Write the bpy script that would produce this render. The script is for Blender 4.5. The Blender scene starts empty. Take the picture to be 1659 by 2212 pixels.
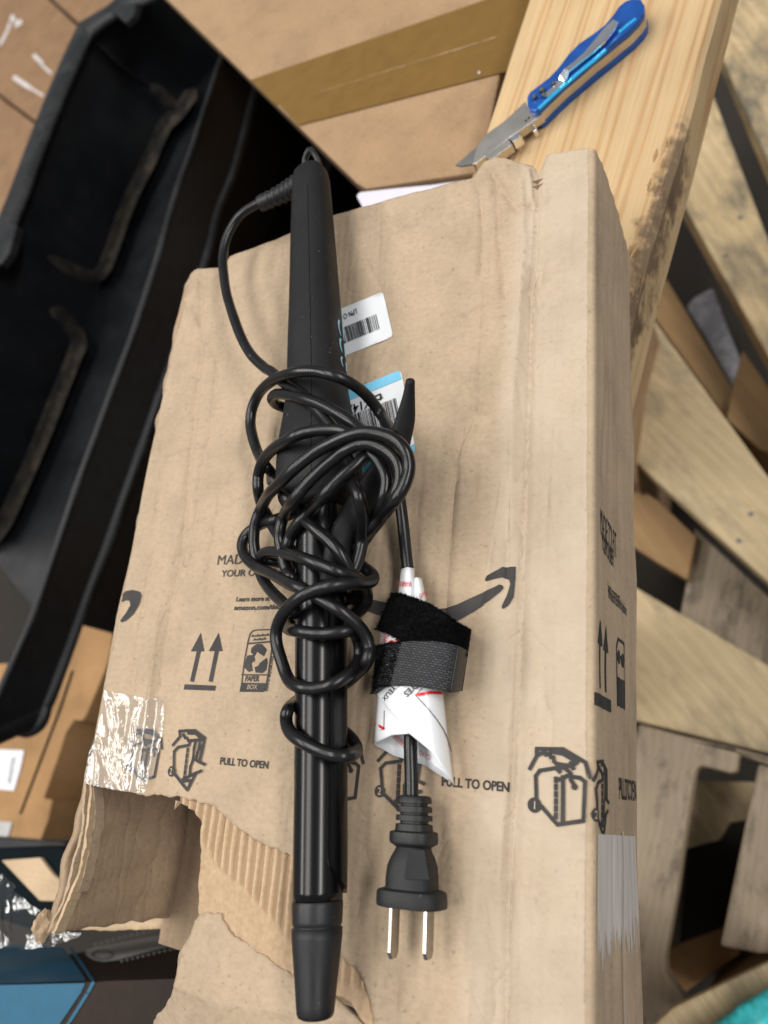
import bpy, bmesh, math, random
from mathutils import Vector, Matrix, noise, geometry
random.seed(7)
R = math.radians
S = bpy.context.scene
COL = S.collection

# ------------------------------------------------------------------ camera
FPX, CX, CY = 1700.0, 829.5, 1106.0          # focal length and centre, in pixels of a 1659 x 2212 view of the photo
_y = Vector((455, -5031, FPX)).normalized()   # the carton's long side, seen by the camera (x right, y down, z ahead)
_x = -Vector((-3370, 294, FPX)).normalized()
_x = (_x - _y * _x.dot(_y)).normalized()
_z = _x.cross(_y)
CAMH = 0.285                                  # camera height over the carton's top
_t = -CAMH / _z.z
CAM = -Vector((_x.z * _t, _y.z * _t, _z.z * _t))

def ray(u, v):
    r = Vector(((u - CX) / FPX, (v - CY) / FPX, 1.0))
    return Vector((_x.dot(r), _y.dot(r), _z.dot(r)))
def P(u, v, z=0.0):                            # pixel -> point on the level plane z
    r = ray(u, v); return CAM + r * ((z - CAM.z) / r.z)
def PX(u, v, x):                               # pixel -> point on the upright plane x
    r = ray(u, v); return CAM + r * ((x - CAM.x) / r.x)
def PW(u, v, a, b):                            # pixel -> point on the upright plane through a and b
    d = (b - a); n = Vector((d.y, -d.x, 0)); r = ray(u, v)
    return CAM + r * ((a - CAM).dot(n) / r.dot(n))
def proj(p):
    q = p - CAM; c = _x * q.x + _y * q.y + _z * q.z
    return (CX + FPX * c.x / c.z, CY + FPX * c.y / c.z, c.z)

cam = bpy.data.cameras.new('camera'); co = bpy.data.objects.new('camera', cam); COL.objects.link(co)
right = Vector((_x.x, _y.x, _z.x)); down = Vector((_x.y, _y.y, _z.y)); fwd = Vector((_x.z, _y.z, _z.z))
m = Matrix((right, -down, -fwd)).transposed().to_4x4(); m.translation = CAM
co.matrix_world = m
cam.sensor_fit = 'HORIZONTAL'; cam.sensor_width = 36; cam.lens = 36 * FPX / 1659
cam.clip_start = 0.01; cam.clip_end = 60
cam.dof.use_dof = True; cam.dof.focus_distance = 0.325; cam.dof.aperture_fstop = 12
S.camera = co
S.render.resolution_x, S.render.resolution_y = 768, 1024

# ------------------------------------------------------------------ light
W = bpy.data.worlds.new('World'); S.world = W; W.use_nodes = True
bg = W.node_tree.nodes['Background']; bg.inputs[0].default_value = (0.93, 0.96, 1.0, 1); bg.inputs[1].default_value = 0.29
def strip(name, loc, sx, sy, power, tint=(1.0, 0.97, 0.93)):
    l = bpy.data.lights.new(name, 'AREA'); l.shape = 'RECTANGLE'; l.size = sx; l.size_y = sy; l.energy = power; l.color = tint
    o = bpy.data.objects.new(name, l); COL.objects.link(o); o.location = loc
    return o
strip('ceiling_strip_light', (-1.15, 0.2, 4.0), 1.5, 4.0, 158)
strip('ceiling_strip_light', (3.9, 0.4, 4.0), 0.9, 4.0, 290)
strip('ceiling_strip_light', (-4.1, 0.1, 4.0), 1.0, 4.0, 215)
vs = S.view_settings; vs.view_transform = 'Standard'; vs.look = 'None'; vs.exposure = -0.12; vs.gamma = 1.0
vs.use_curve_mapping = False

# ------------------------------------------------------------------ materials
def mat(name):
    m = bpy.data.materials.new(name); m.use_nodes = True
    return m, m.node_tree.nodes, m.node_tree.links, m.node_tree.nodes['Principled BSDF']
def nd(ns, t, **k):
    n = ns.new(t)
    for a, b in k.items():
        if a in n.inputs.keys(): n.inputs[a].default_value = b
        else: setattr(n, a, b)
    return n
def ramp(ns, stops):
    r = ns.new('ShaderNodeValToRGB'); e = r.color_ramp.elements
    while len(e) > 1: e.remove(e[-1])
    e[0].position = stops[0][0]; e[0].color = (*stops[0][1], 1)
    for p, c in stops[1:]:
        x = e.new(p); x.color = (*c, 1)
    return r
def g(v): return (v, v, v)
def mixc(ns, lk, fac, a, b, mode='MIX'):
    n = ns.new('ShaderNodeMix'); n.data_type = 'RGBA'; n.blend_type = mode
    for i, s in ((0, fac), (6, a), (7, b)):
        if hasattr(s, 'node'): lk.new(s, n.inputs[i])
        else: n.inputs[i].default_value = s if i == 0 else (*s, 1)
    return n.outputs[2]
def objcoord(ns, lk, scale=(1, 1, 1), rot=0.0):
    tc = ns.new('ShaderNodeTexCoord'); mp = ns.new('ShaderNodeMapping')
    mp.inputs['Scale'].default_value = scale; mp.inputs['Rotation'].default_value = (0, 0, rot)
    lk.new(tc.outputs['Object'], mp.inputs['Vector']); return mp.outputs[0]
def plain(name, col, rough=0.5, metal=0.0, spec=0.5, bump=0.0, bscale=600, var=0.12, dust=0.0):
    m, ns, lk, b = mat(name)
    b.inputs['Roughness'].default_value = rough; b.inputs['Metallic'].default_value = metal
    b.inputs['Specular IOR Level'].default_value = spec
    v = objcoord(ns, lk)
    n = nd(ns, 'ShaderNodeTexNoise', Scale=90.0, Detail=5.0); lk.new(v, n.inputs['Vector'])
    r = ramp(ns, [(0.3, tuple(c * (1 - var) for c in col)), (0.7, tuple(min(1, c * (1 + var)) for c in col))])
    lk.new(n.outputs[0], r.inputs[0]); col = r.outputs[0]
    if dust:
        dn = nd(ns, 'ShaderNodeTexNoise', Scale=650.0, Detail=2.0); lk.new(v, dn.inputs['Vector'])
        dr = ramp(ns, [(0.70, g(0)), (0.78, g(dust))]); lk.new(dn.outputs[0], dr.inputs[0]); col = mixc(ns, lk, dr.outputs[0], col, (0.22, 0.20, 0.17))
        rn = nd(ns, 'ShaderNodeTexNoise', Scale=40.0, Detail=5.0); lk.new(v, rn.inputs['Vector'])
        r2 = ramp(ns, [(0.35, g(rough * 0.85)), (0.7, g(min(1, rough * 1.3)))]); lk.new(rn.outputs[0], r2.inputs[0]); lk.new(r2.outputs[0], b.inputs['Roughness'])
    lk.new(col, b.inputs['Base Color'])
    if bump:
        n2 = nd(ns, 'ShaderNodeTexNoise', Scale=float(bscale), Detail=3.0); lk.new(v, n2.inputs['Vector'])
        bp = nd(ns, 'ShaderNodeBump', Strength=bump, Distance=0.0004); lk.new(n2.outputs[0], bp.inputs['Height']); lk.new(bp.outputs[0], b.inputs['Normal'])
    return m
def cardboard(name, base, dark=0.8, light=1.12, rough=0.85, flute=0.25, fscale=150.0, rot=0.0, speck=0.5, dirt=0.25, worn=None, wrinkle=0.0):
    """kraft board: mottled fibres, faint washboard over the flutes, specks and scuffs"""
    m, ns, lk, b = mat(name); b.inputs['Roughness'].default_value = rough; b.inputs['Specular IOR Level'].default_value = 0.25
    v = objcoord(ns, lk, rot=rot)
    c = lambda k: tuple(min(1, x * k) for x in base)
    n1 = nd(ns, 'ShaderNodeTexNoise', Scale=28.0, Detail=8.0, Roughness=0.62); lk.new(v, n1.inputs['Vector'])
    r1 = ramp(ns, [(0.28, c(dark)), (0.5, c(1.0)), (0.75, c(light))]); lk.new(n1.outputs[0], r1.inputs[0])
    vs_ = objcoord(ns, lk, (330, 520, 400), rot)
    n2 = nd(ns, 'ShaderNodeTexNoise', Scale=1.0, Detail=4.0, Roughness=0.7); lk.new(vs_, n2.inputs['Vector'])
    r2 = ramp(ns, [(0.3, g(0.80)), (0.55, g(1.0)), (0.8, g(1.15))]); lk.new(n2.outputs[0], r2.inputs[0])
    col = mixc(ns, lk, 0.6, r1.outputs[0], r2.outputs[0], 'MULTIPLY')
    vo = nd(ns, 'ShaderNodeTexNoise', Scale=420.0, Detail=1.0); lk.new(v, vo.inputs['Vector'])
    r3 = ramp(ns, [(0.68, g(0.0)), (0.76, g(1.0))]); lk.new(vo.outputs[0], r3.inputs[0])
    ms = nd(ns, 'ShaderNodeMath', operation='MULTIPLY'); lk.new(r3.outputs[0], ms.inputs[0]); ms.inputs[1].default_value = speck
    col = mixc(ns, lk, ms.outputs[0], col, c(0.5))
    vd = objcoord(ns, lk, (16, 9, 20), rot)
    n4 = nd(ns, 'ShaderNodeTexNoise', Scale=1.0, Detail=6.0, Roughness=0.65); lk.new(vd, n4.inputs['Vector'])
    r4 = ramp(ns, [(0.52, g(0.0)), (0.75, g(1.0))]); lk.new(n4.outputs[0], r4.inputs[0])
    md = nd(ns, 'ShaderNodeMath', operation='MULTIPLY'); lk.new(r4.outputs[0], md.inputs[0]); md.inputs[1].default_value = dirt
    col = mixc(ns, lk, md.outputs[0], col, tuple(x * 0.72 * k for x, k in zip(base, (0.92, 0.95, 1.0))))
    if worn:                                     # rubbed, dusty strip along the folded edge
        sx_ = ns.new('ShaderNodeSeparateXYZ'); lk.new(v, sx_.inputs[0])
        wn = nd(ns, 'ShaderNodeTexNoise', Scale=34.0, Detail=7.0, Roughness=0.7); lk.new(v, wn.inputs['Vector'])
        wx = nd(ns, 'ShaderNodeMath', operation='MULTIPLY_ADD'); lk.new(sx_.outputs[1], wx.inputs[0]); wx.inputs[1].default_value = -0.028; lk.new(sx_.outputs[0], wx.inputs[2])
        mr = nd(ns, 'ShaderNodeMapRange'); mr.inputs['From Min'].default_value = worn[0]; mr.inputs['From Max'].default_value = worn[1]; lk.new(wx.outputs[0], mr.inputs[0])
        wm = nd(ns, 'ShaderNodeMath', operation='MULTIPLY'); lk.new(mr.outputs[0], wm.inputs[0]); lk.new(wn.outputs[0], wm.inputs[1])
        col = mixc(ns, lk, wm.outputs[0], col, (0.55, 0.465, 0.36))
    lk.new(col, b.inputs['Base Color'])
    wv = nd(ns, 'ShaderNodeTexWave', wave_type='BANDS', bands_direction='X', Scale=fscale / 2.0, Distortion=1.2, Detail=2.0)
    wv.inputs['Detail Scale'].default_value = 0.6
    lk.new(v, wv.inputs['Vector'])
    b1 = nd(ns, 'ShaderNodeBump', Strength=flute, Distance=0.0004); lk.new(wv.outputs[1], b1.inputs['Height'])
    b2 = nd(ns, 'ShaderNodeBump', Strength=0.35, Distance=0.0003); lk.new(n2.outputs[0], b2.inputs['Height']); lk.new(b1.outputs[0], b2.inputs['Normal'])
    last = b2
    for sc_, st_, lo_ in (((17, 1.9, 20), 0.35, 0.0), ((38, 6, 40), 0.22, 3.7), ((46, 34, 46), 0.26, 8.1)):
        if not wrinkle: break
        vw = objcoord(ns, lk, sc_, rot); vw.node.inputs['Location'].default_value = (lo_, lo_, lo_)
        wn_ = nd(ns, 'ShaderNodeTexNoise', Scale=1.0, Detail=2.0, Distortion=0.4); lk.new(vw, wn_.inputs['Vector'])
        sb = nd(ns, 'ShaderNodeMath', operation='SUBTRACT'); lk.new(wn_.outputs[0], sb.inputs[0]); sb.inputs[1].default_value = 0.5
        ab = nd(ns, 'ShaderNodeMath', operation='ABSOLUTE'); lk.new(sb.outputs[0], ab.inputs[0])
        rg_ = ramp(ns, [(0.0, g(0.0)), (0.02, g(0.55)), (0.055, g(0.85)), (0.16, g(1.0))]); lk.new(ab.outputs[0], rg_.inputs[0])
        bw = nd(ns, 'ShaderNodeBump', Strength=st_ * wrinkle, Distance=0.0012); lk.new(rg_.outputs[0], bw.inputs['Height']); lk.new(last.outputs[0], bw.inputs['Normal']); last = bw
    lk.new(last.outputs[0], b.inputs['Normal'])
    return m
def wood(name, a, bcol, rot, rings=55.0, stretch=0.06, rough=0.7, stain=0.0, staincol=(0.09, 0.10, 0.09), sscale=14.0, contrast=1.0, spots=(), st0=0.5):
    m, ns, lk, b = mat(name); b.inputs['Roughness'].default_value = rough; b.inputs['Specular IOR Level'].default_value = 0.3
    v0 = objcoord(ns, lk, rot=-rot)
    mp = ns.new('ShaderNodeMapping'); mp.inputs['Scale'].default_value = (stretch, 1, 1); lk.new(v0, mp.inputs['Vector']); v = mp.outputs[0]
    wp = nd(ns, 'ShaderNodeTexNoise', Scale=9.0, Detail=3.0); lk.new(v, wp.inputs['Vector'])
    add = nd(ns, 'ShaderNodeVectorMath', operation='MULTIPLY_ADD'); lk.new(wp.outputs[1], add.inputs[0]); add.inputs[1].default_value = g(0.075); lk.new(v, add.inputs[2])
    wv = nd(ns, 'ShaderNodeTexWave', wave_type='BANDS', bands_direction='Y', Scale=rings, Distortion=2.5, Detail=3.0); lk.new(add.outputs[0], wv.inputs['Vector'])
    wv.inputs['Detail Scale'].default_value = 1.2
    r = ramp(ns, [(0.0, a), (0.55, tuple(x * 0.96 for x in a)), (0.86, tuple(x + (y - x) * contrast for x, y in zip(a, bcol))), (1.0, tuple(x * 0.98 for x in a))]); lk.new(wv.outputs[0], r.inputs[0])
    fv = ns.new('ShaderNodeMapping'); fv.inputs['Scale'].default_value = (18, 900, 300); lk.new(v0, fv.inputs['Vector'])
    fn = nd(ns, 'ShaderNodeTexNoise', Scale=1.0, Detail=4.0); lk.new(fv.outputs[0], fn.inputs['Vector'])
    fr = ramp(ns, [(0.3, g(0.78)), (0.6, g(1.05))]); lk.new(fn.outputs[0], fr.inputs[0])
    col = mixc(ns, lk, 0.7, r.outputs[0], fr.outputs[0], 'MULTIPLY')
    bn = nd(ns, 'ShaderNodeTexNoise', Scale=9.0, Detail=4.0); lk.new(v0, bn.inputs['Vector'])
    br = ramp(ns, [(0.3, g(0.82)), (0.7, g(1.1))]); lk.new(bn.outputs[0], br.inputs[0])
    col = mixc(ns, lk, 0.8, col, br.outputs[0], 'MULTIPLY')
    if stain:
        sv = ns.new('ShaderNodeMapping'); sv.inputs['Scale'].default_value = (0.45, 1, 1); sv.inputs['Rotation'].default_value = (0, 0, 0.5); lk.new(v0, sv.inputs['Vector'])
        sn = nd(ns, 'ShaderNodeTexNoise', Scale=sscale, Detail=6.0, Roughness=0.7); lk.new(sv.outputs[0], sn.inputs['Vector'])
        sr = ramp(ns, [(st0, g(0)), (st0 + 0.17, g(stain))]); lk.new(sn.outputs[0], sr.inputs[0])
        col = mixc(ns, lk, sr.outputs[0], col, staincol)
    for c_, r_ in spots:                        # grimy, crushed patches
        tc = ns.new('ShaderNodeTexCoord'); mp2 = ns.new('ShaderNodeMapping'); mp2.vector_type = 'TEXTURE'; mp2.inputs['Location'].default_value = c_; mp2.inputs['Rotation'].default_value = (0, 0, rot); mp2.inputs['Scale'].default_value = (2.0, 0.7, 1.4)
        lk.new(tc.outputs['Object'], mp2.inputs['Vector'])
        ln = nd(ns, 'ShaderNodeVectorMath', operation='LENGTH'); lk.new(mp2.outputs[0], ln.inputs[0])
        q = nd(ns, 'ShaderNodeMath', operation='MULTIPLY_ADD'); lk.new(ln.outputs['Value'], q.inputs[0]); q.inputs[1].default_value = -1.0 / r_
        dn = nd(ns, 'ShaderNodeTexNoise', Scale=70.0, Detail=6.0, Roughness=0.7); lk.new(v0, dn.inputs['Vector'])
        ds = nd(ns, 'ShaderNodeMath', operation='MULTIPLY'); lk.new(dn.outputs[0], ds.inputs[0]); ds.inputs[1].default_value = 1.9; lk.new(ds.outputs[0], q.inputs[2])
        qr = ramp(ns, [(0.10, g(0)), (0.5, g(0.85))]); lk.new(q.outputs[0], qr.inputs[0])
        col = mixc(ns, lk, qr.outputs[0], col, (0.115, 0.075, 0.045))
    lk.new(col, b.inputs['Base Color'])
    bp = nd(ns, 'ShaderNodeBump', Strength=0.3, Distance=0.0006); lk.new(fn.outputs[0], bp.inputs['Height']); lk.new(bp.outputs[0], b.inputs['Normal'])
    return m
def dusty(name, col, dust, rough, amount, scale=22.0, spec=0.5):
    m, ns, lk, b = mat(name); b.inputs['Specular IOR Level'].default_value = spec
    v = objcoord(ns, lk)
    n = nd(ns, 'ShaderNodeTexNoise', Scale=scale, Detail=7.0, Roughness=0.7); lk.new(v, n.inputs['Vector'])
    r = ramp(ns, [(0.45, g(0.0)), (0.75, g(amount))]); lk.new(n.outputs[0], r.inputs[0])
    lk.new(mixc(ns, lk, r.outputs[0], col, dust), b.inputs['Base Color'])
    rr = ramp(ns, [(0.4, g(rough)), (0.7, g(min(1, rough + 0.25)))]); lk.new(n.outputs[0], rr.inputs[0]); lk.new(rr.outputs[0], b.inputs['Roughness'])
    n2 = nd(ns, 'ShaderNodeTexNoise', Scale=900.0, Detail=2.0); lk.new(v, n2.inputs['Vector'])
    bp = nd(ns, 'ShaderNodeBump', Strength=0.12, Distance=0.0003); lk.new(n2.outputs[0], bp.inputs['Height']); lk.new(bp.outputs[0], b.inputs['Normal'])
    return m
def clear_film(name, alpha, rough=0.12, bstr=0.8, bscale=45.0, vor=1.0, milk=0.0):
    m = bpy.data.materials.new(name); m.use_nodes = True; ns, lk = m.node_tree.nodes, m.node_tree.links
    ns.remove(ns['Principled BSDF']); out = ns['Material Output']
    tr = ns.new('ShaderNodeBsdfTransparent'); tr.inputs[0].default_value = (0.97, 0.96, 0.94, 1)
    gl = nd(ns, 'ShaderNodeBsdfGlossy', Roughness=rough); mx = ns.new('ShaderNodeMixShader'); mx.inputs[0].default_value = alpha
    lk.new(tr.outputs[0], mx.inputs[1]); lk.new(gl.outputs[0], mx.inputs[2]); lk.new(mx.outputs[0], out.inputs['Surface'])
    if milk:
        df = ns.new('ShaderNodeBsdfDiffuse'); df.inputs[0].default_value = (0.8, 0.8, 0.8, 1); m2 = ns.new('ShaderNodeMixShader'); m2.inputs[0].default_value = milk
        lk.new(tr.outputs[0], m2.inputs[1]); lk.new(df.outputs[0], m2.inputs[2]); lk.new(m2.outputs[0], mx.inputs[1])
    v = objcoord(ns, lk)
    n = nd(ns, 'ShaderNodeTexNoise', Scale=bscale, Detail=4.0, Distortion=1.5); lk.new(v, n.inputs['Vector'])
    n2 = nd(ns, 'ShaderNodeTexVoronoi', Scale=bscale * 7); lk.new(v, n2.inputs['Vector'])
    ad = nd(ns, 'ShaderNodeMath', operation='MULTIPLY_ADD'); lk.new(n2.outputs[0], ad.inputs[0]); ad.inputs[1].default_value = 0.035 * vor; lk.new(n.outputs[0], ad.inputs[2])
    bp = nd(ns, 'ShaderNodeBump', Strength=bstr, Distance=0.006); lk.new(ad.outputs[0], bp.inputs['Height']); lk.new(bp.outputs[0], gl.inputs['Normal'])
    return m

KR = (0.440, 0.335, 0.230)
M = dict(
    kraft=cardboard('kraft_board', KR, flute=0.22, worn=(0.046, 0.054), wrinkle=0.8),
    kraft_side=cardboard('kraft_board_side', KR, flute=0.5),
    kraft_in=cardboard('kraft_inner_liner', (0.37, 0.265, 0.175), flute=0.3, fscale=90.0, dirt=0.5, wrinkle=1.0),
    kraft_torn=cardboard('kraft_torn_fibre', (0.53, 0.39, 0.25), flute=0.0, speck=0.2, dirt=0.15),
    kraft_flute=cardboard('kraft_fluting', (0.40, 0.265, 0.155), flute=0.0, speck=0.3),
    kraft_gold=cardboard('brown_carton', (0.35, 0.228, 0.132), flute=0.12, dirt=0.4, rot=0.9),
    kraft_dark=cardboard('dark_brown_carton', (0.26, 0.155, 0.085), flute=0.15, dirt=0.5, rot=0.9),
    kraft_orange=cardboard('orange_brown_carton', (0.38, 0.22, 0.10), flute=0.2, dirt=0.4, rot=0.3),
    ink=plain('black_print', (0.040, 0.037, 0.036), 0.8, var=0.25),
    handle=plain('matte_black_handle', (0.009, 0.009, 0.010), 0.52, spec=0.25, bump=0.35, bscale=2500, dust=0.5),
    barrel=plain('gloss_black_barrel', (0.003, 0.003, 0.0035), 0.23, spec=0.34, var=0.02),
    tip=plain('satin_black_tip', (0.010, 0.010, 0.0115), 0.42, spec=0.4, bump=0.1, bscale=2500, dust=0.3),
    seam=plain('seam_black', (0.003, 0.003, 0.003), 0.9, spec=0.1),
    cord=plain('black_cord_jacket', (0.006, 0.006, 0.007), 0.30, dust=0.3, spec=0.42, bump=0.08, bscale=700, var=0.3),
    plug=plain('black_moulded_plug', (0.010, 0.0105, 0.0115), 0.48, spec=0.4, bump=0.3, bscale=2200, dust=0.35),
    grip=plain('black_grip', (0.045, 0.046, 0.048), 0.4),
    nickel=plain('nickel', (0.36, 0.345, 0.32), 0.14, metal=1.0),
    steel=plain('brushed_steel', (0.55, 0.52, 0.48), 0.34, metal=1.0, bump=0.1, bscale=1200),
    steel_dark=plain('dark_steel', (0.30, 0.30, 0.29), 0.4, metal=1.0),
    steel_bright=plain('bright_steel', (0.85, 0.85, 0.85), 0.2, metal=1.0),
    blue=plain('blue_anodised', (0.016, 0.10, 0.42), 0.30, metal=0.45, spec=0.6, var=0.2),
    cyan=plain('blue_edge_glint', (0.03, 0.42, 0.80), 0.25, metal=0.3),  # reflection on the blue knife edge, put into the colour
    fuzz=plain('black_loop_pile', (0.006, 0.006, 0.007), 0.95, spec=0.1, bump=1.0, bscale=1800),
    tab=plain('black_welded_tab', (0.014, 0.014, 0.015), 0.42),
    paper=plain('white_glossy_paper', (0.78, 0.80, 0.83), 0.22, spec=0.6, var=0.01),
    sticker=plain('white_label', (0.74, 0.76, 0.79), 0.45, var=0.02),
    skyblue=plain('light_blue_print', (0.17, 0.55, 0.78), 0.4, var=0.03),
    paleblue=plain('pale_blue_sticker', (0.30, 0.58, 0.72), 0.4, var=0.05),
    red=plain('red_print', (0.72, 0.02, 0.02), 0.3, var=0.03),
    navy=plain('dark_print', (0.012, 0.012, 0.03), 0.3),
    black=plain('black_print_gloss', (0.008, 0.008, 0.01), 0.4),
    tote=dusty('black_tote_plastic', (0.005, 0.006, 0.0078), (0.013, 0.014, 0.016), 0.42, 0.5, 12.0, spec=0.3),
    tote_rim=dusty('scuffed_tote_rim', (0.010, 0.011, 0.0125), (0.055, 0.057, 0.06), 0.40, 0.45, 25.0, 0.3),
    tote_dust=dusty('dusty_tote_rib', (0.014, 0.0135, 0.013), (0.085, 0.067, 0.047), 0.75, 1.0, 20.0, 0.2),
    band=plain('black_wall', (0.004, 0.0042, 0.005), 0.40, var=0.4),
    tape=clear_film('clear_tape', 0.13, 0.13, 0.30, 42.0, 1.1, 0.09),
    tape_flat=clear_film('flat_clear_tape', 0.05, 0.16, 0.02, 24.0, 0.0, 0.03),
    film=clear_film('clear_film', 0.16, 0.10, 0.8, 30.0),
    tan_tape=plain('tan_packing_tape', (0.175, 0.098, 0.026), 0.3, spec=0.25, var=0.08, bump=0.3, bscale=60),
    white_scuff_highlight=plain('white_film_and_highlight', (0.62, 0.58, 0.56), 0.4, var=0.15),  # white for tape bits and for the painted highlights on wrapping film
    pine=wood('pine_board', (0.56, 0.395, 0.215), (0.45, 0.25, 0.105), R(75), rings=19, contrast=0.8, spots=[((0.106, 0.165, -0.08), 0.030), ((0.118, 0.215, -0.085), 0.022), ((0.092, 0.125, -0.082), 0.016)]),
    pine_dirt=plain('worn_pine_splinters', (0.40, 0.25, 0.12), 0.85, var=0.6, bump=1.0, bscale=500),
    pallet1=wood('weathered_deck_board', (0.57, 0.435, 0.25), (0.46, 0.325, 0.165), R(-68), rings=22, stain=0.9, staincol=(0.105, 0.10, 0.08), sscale=10, contrast=0.9, st0=0.46),
    pallet2=wood('pale_deck_board', (0.63, 0.495, 0.30), (0.54, 0.40, 0.22), R(-52), rings=20, stain=0.75, staincol=(0.15, 0.13, 0.10), sscale=9, contrast=0.9, st0=0.48),
    pallet3=wood('shaded_deck_board', (0.36, 0.225, 0.105), (0.30, 0.17, 0.075), R(-60), rings=18, stain=0.15, contrast=0.6),  # darker brown for the lower boards: their shade is put into the colour
    stringer=wood('grey_stringer', (0.39, 0.315, 0.225), (0.31, 0.24, 0.165), R(78), rings=30, stretch=0.3, stain=0.85, staincol=(0.11, 0.09, 0.07), sscale=38, contrast=0.7),
    cutwood=wood('fresh_cut_wood', (0.42, 0.33, 0.22), (0.36, 0.27, 0.17), R(78), rings=20, contrast=0.6),
    floor=dusty('dark_concrete', (0.020, 0.016, 0.012), (0.045, 0.037, 0.03), 0.85, 0.6, 9.0),
    bluebox=plain('blue_printed_board', (0.017, 0.105, 0.185), 0.5, spec=0.25, var=0.06),
    brownbox=plain('dark_brown_printed_board', (0.026, 0.017, 0.013), 0.6, spec=0.15, var=0.15),
    greybox=plain('grey_printed_board', (0.42, 0.42, 0.40), 0.45, var=0.06),
    wrap=dusty('pale_wrap', (0.16, 0.155, 0.17), (0.46, 0.45, 0.49), 0.5, 1.0, 40.0),
    lilac=plain('white_foam', (0.62, 0.60, 0.68), 0.6, var=0.03),
    aqua=plain('turquoise_bag', (0.05, 0.55, 0.58), 0.4, var=0.3),
)
def woven():
    m, ns, lk, b = mat('black_webbing'); b.inputs['Roughness'].default_value = 0.75
    v = objcoord(ns, lk, rot=0.12)
    br = nd(ns, 'ShaderNodeTexBrick', Scale=480.0); lk.new(v, br.inputs['Vector'])
    br.inputs['Color1'].default_value = (0.060, 0.064, 0.072, 1); br.inputs['Color2'].default_value = (0.026, 0.028, 0.032, 1); br.inputs['Mortar'].default_value = (0.004, 0.004, 0.005, 1)
    br.inputs['Mortar Size'].default_value = 0.09; br.inputs['Brick Width'].default_value = 0.8; br.inputs['Row Height'].default_value = 0.42
    lk.new(br.outputs[0], b.inputs['Base Color'])
    bp = nd(ns, 'ShaderNodeBump', Strength=0.8, Distance=0.0005); lk.new(br.outputs[1], bp.inputs['Height']); bp.invert = True; lk.new(bp.outputs[0], b.inputs['Normal'])
    return m
M['woven'] = woven()

# ------------------------------------------------------------------ helpers
def link(name, me, mt, parent=None, smooth=False):
    o = bpy.data.objects.new(name, me); COL.objects.link(o)
    if mt is not None: me.materials.append(mt if not isinstance(mt, str) else M[mt])
    if smooth:
        for p in me.polygons: p.use_smooth = True
    if parent is not None: o.parent = parent; o.matrix_parent_inverse = parent.matrix_world.inverted()
    return o
def mesh(name, vs_, fs, mt, parent=None, smooth=False):
    me = bpy.data.meshes.new(name); me.from_pydata([tuple(v) for v in vs_], [], fs); me.update()
    return link(name, me, mt, parent, smooth)
def from_bm(name, bm, mt, parent=None, smooth=False):
    me = bpy.data.meshes.new(name); bm.normal_update(); bm.to_mesh(me); bm.free()
    return link(name, me, mt, parent, smooth)
def thing(name, label, cat, loc=(0, 0, 0), group=None):
    o = bpy.data.objects.new(name, None); COL.objects.link(o); o.location = loc; o.empty_display_size = 0.02
    bpy.context.view_layer.update()
    return tag(o, label, cat, group)
def tag(o, label, cat, group=None, kind=None):
    if label: o['label'] = label
    if cat: o['category'] = cat
    if group: o['group'] = group
    if kind: o['kind'] = kind
    return o
def prism(name, top, bottom, mt, parent=None, bev=0.0, smooth=False):
    """solid between two loops of the same length (top first)"""
    bm = bmesh.new(); a = [bm.verts.new(p) for p in top]; c = [bm.verts.new(p) for p in bottom]; n = len(a)
    bm.faces.new(a); bm.faces.new(list(reversed(c)))
    for i in range(n): bm.faces.new((a[i], c[i], c[(i + 1) % n], a[(i + 1) % n]))
    bmesh.ops.recalc_face_normals(bm, faces=bm.faces)
    if bev: bmesh.ops.bevel(bm, geom=list(bm.edges), offset=bev, segments=2, affect='EDGES', profile=0.6)
    return from_bm(name, bm, mt, parent, smooth)
def slab(name, px, z, th, mt, parent=None, bev=0.0, side=None):
    top = [P(u, v, z) for u, v in px]
    o = prism(name, top, [p - Vector((0, 0, th)) for p in top], mt, parent, bev)
    if side:
        o.data.materials.append(M[side])
        for p in o.data.polygons:
            if abs(p.normal.z) < 0.5: p.material_index = 1
    return o
def smoothpts(pts, per):
    out = []; n = len(pts)
    for i in range(n - 1):
        p0 = pts[max(0, i - 1)]; p1 = pts[i]; p2 = pts[i + 1]; p3 = pts[min(n - 1, i + 2)]
        for k in range(per):
            t = k / per
            out.append(0.5 * ((2 * p1) + (p2 - p0) * t + (2 * p0 - 5 * p1 + 4 * p2 - p3) * t * t + (3 * p1 - p0 - 3 * p2 + p3) * t ** 3))
    out.append(pts[-1].copy()); return out
def add_tube(vs_, fs, pts, r, n=12, flat=1.0):
    base = len(vs_); up = Vector((0, 0, 1)); N = len(pts)
    rad = r if callable(r) else (lambda i: r)
    d0 = (pts[1] - pts[0]).normalized(); side = d0.cross(up)
    if side.length < 1e-4: side = Vector((1, 0, 0))
    side.normalize()
    for i, p in enumerate(pts):
        d = (pts[min(N - 1, i + 1)] - pts[max(0, i - 1)]).normalized()
        side = (side - d * side.dot(d)).normalized(); nn = side.cross(d)
        for k in range(n):
            a = 2 * math.pi * k / n
            vs_.append(p + (side * math.cos(a) + nn * math.sin(a) * flat) * rad(i))
    for i in range(N - 1):
        for k in range(n):
            a = base + i * n + k; b = base + i * n + (k + 1) % n
            fs.append((a, b, b + n, a + n))
    fs.append(tuple(base + k for k in reversed(range(n)))); fs.append(tuple(base + (N - 1) * n + k for k in range(n)))
def tube(name, pts, r, mt, parent=None, n=12, flat=1.0):
    v, f = [], []; add_tube(v, f, pts, r, n, flat); return mesh(name, v, f, mt, parent, True)
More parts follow.
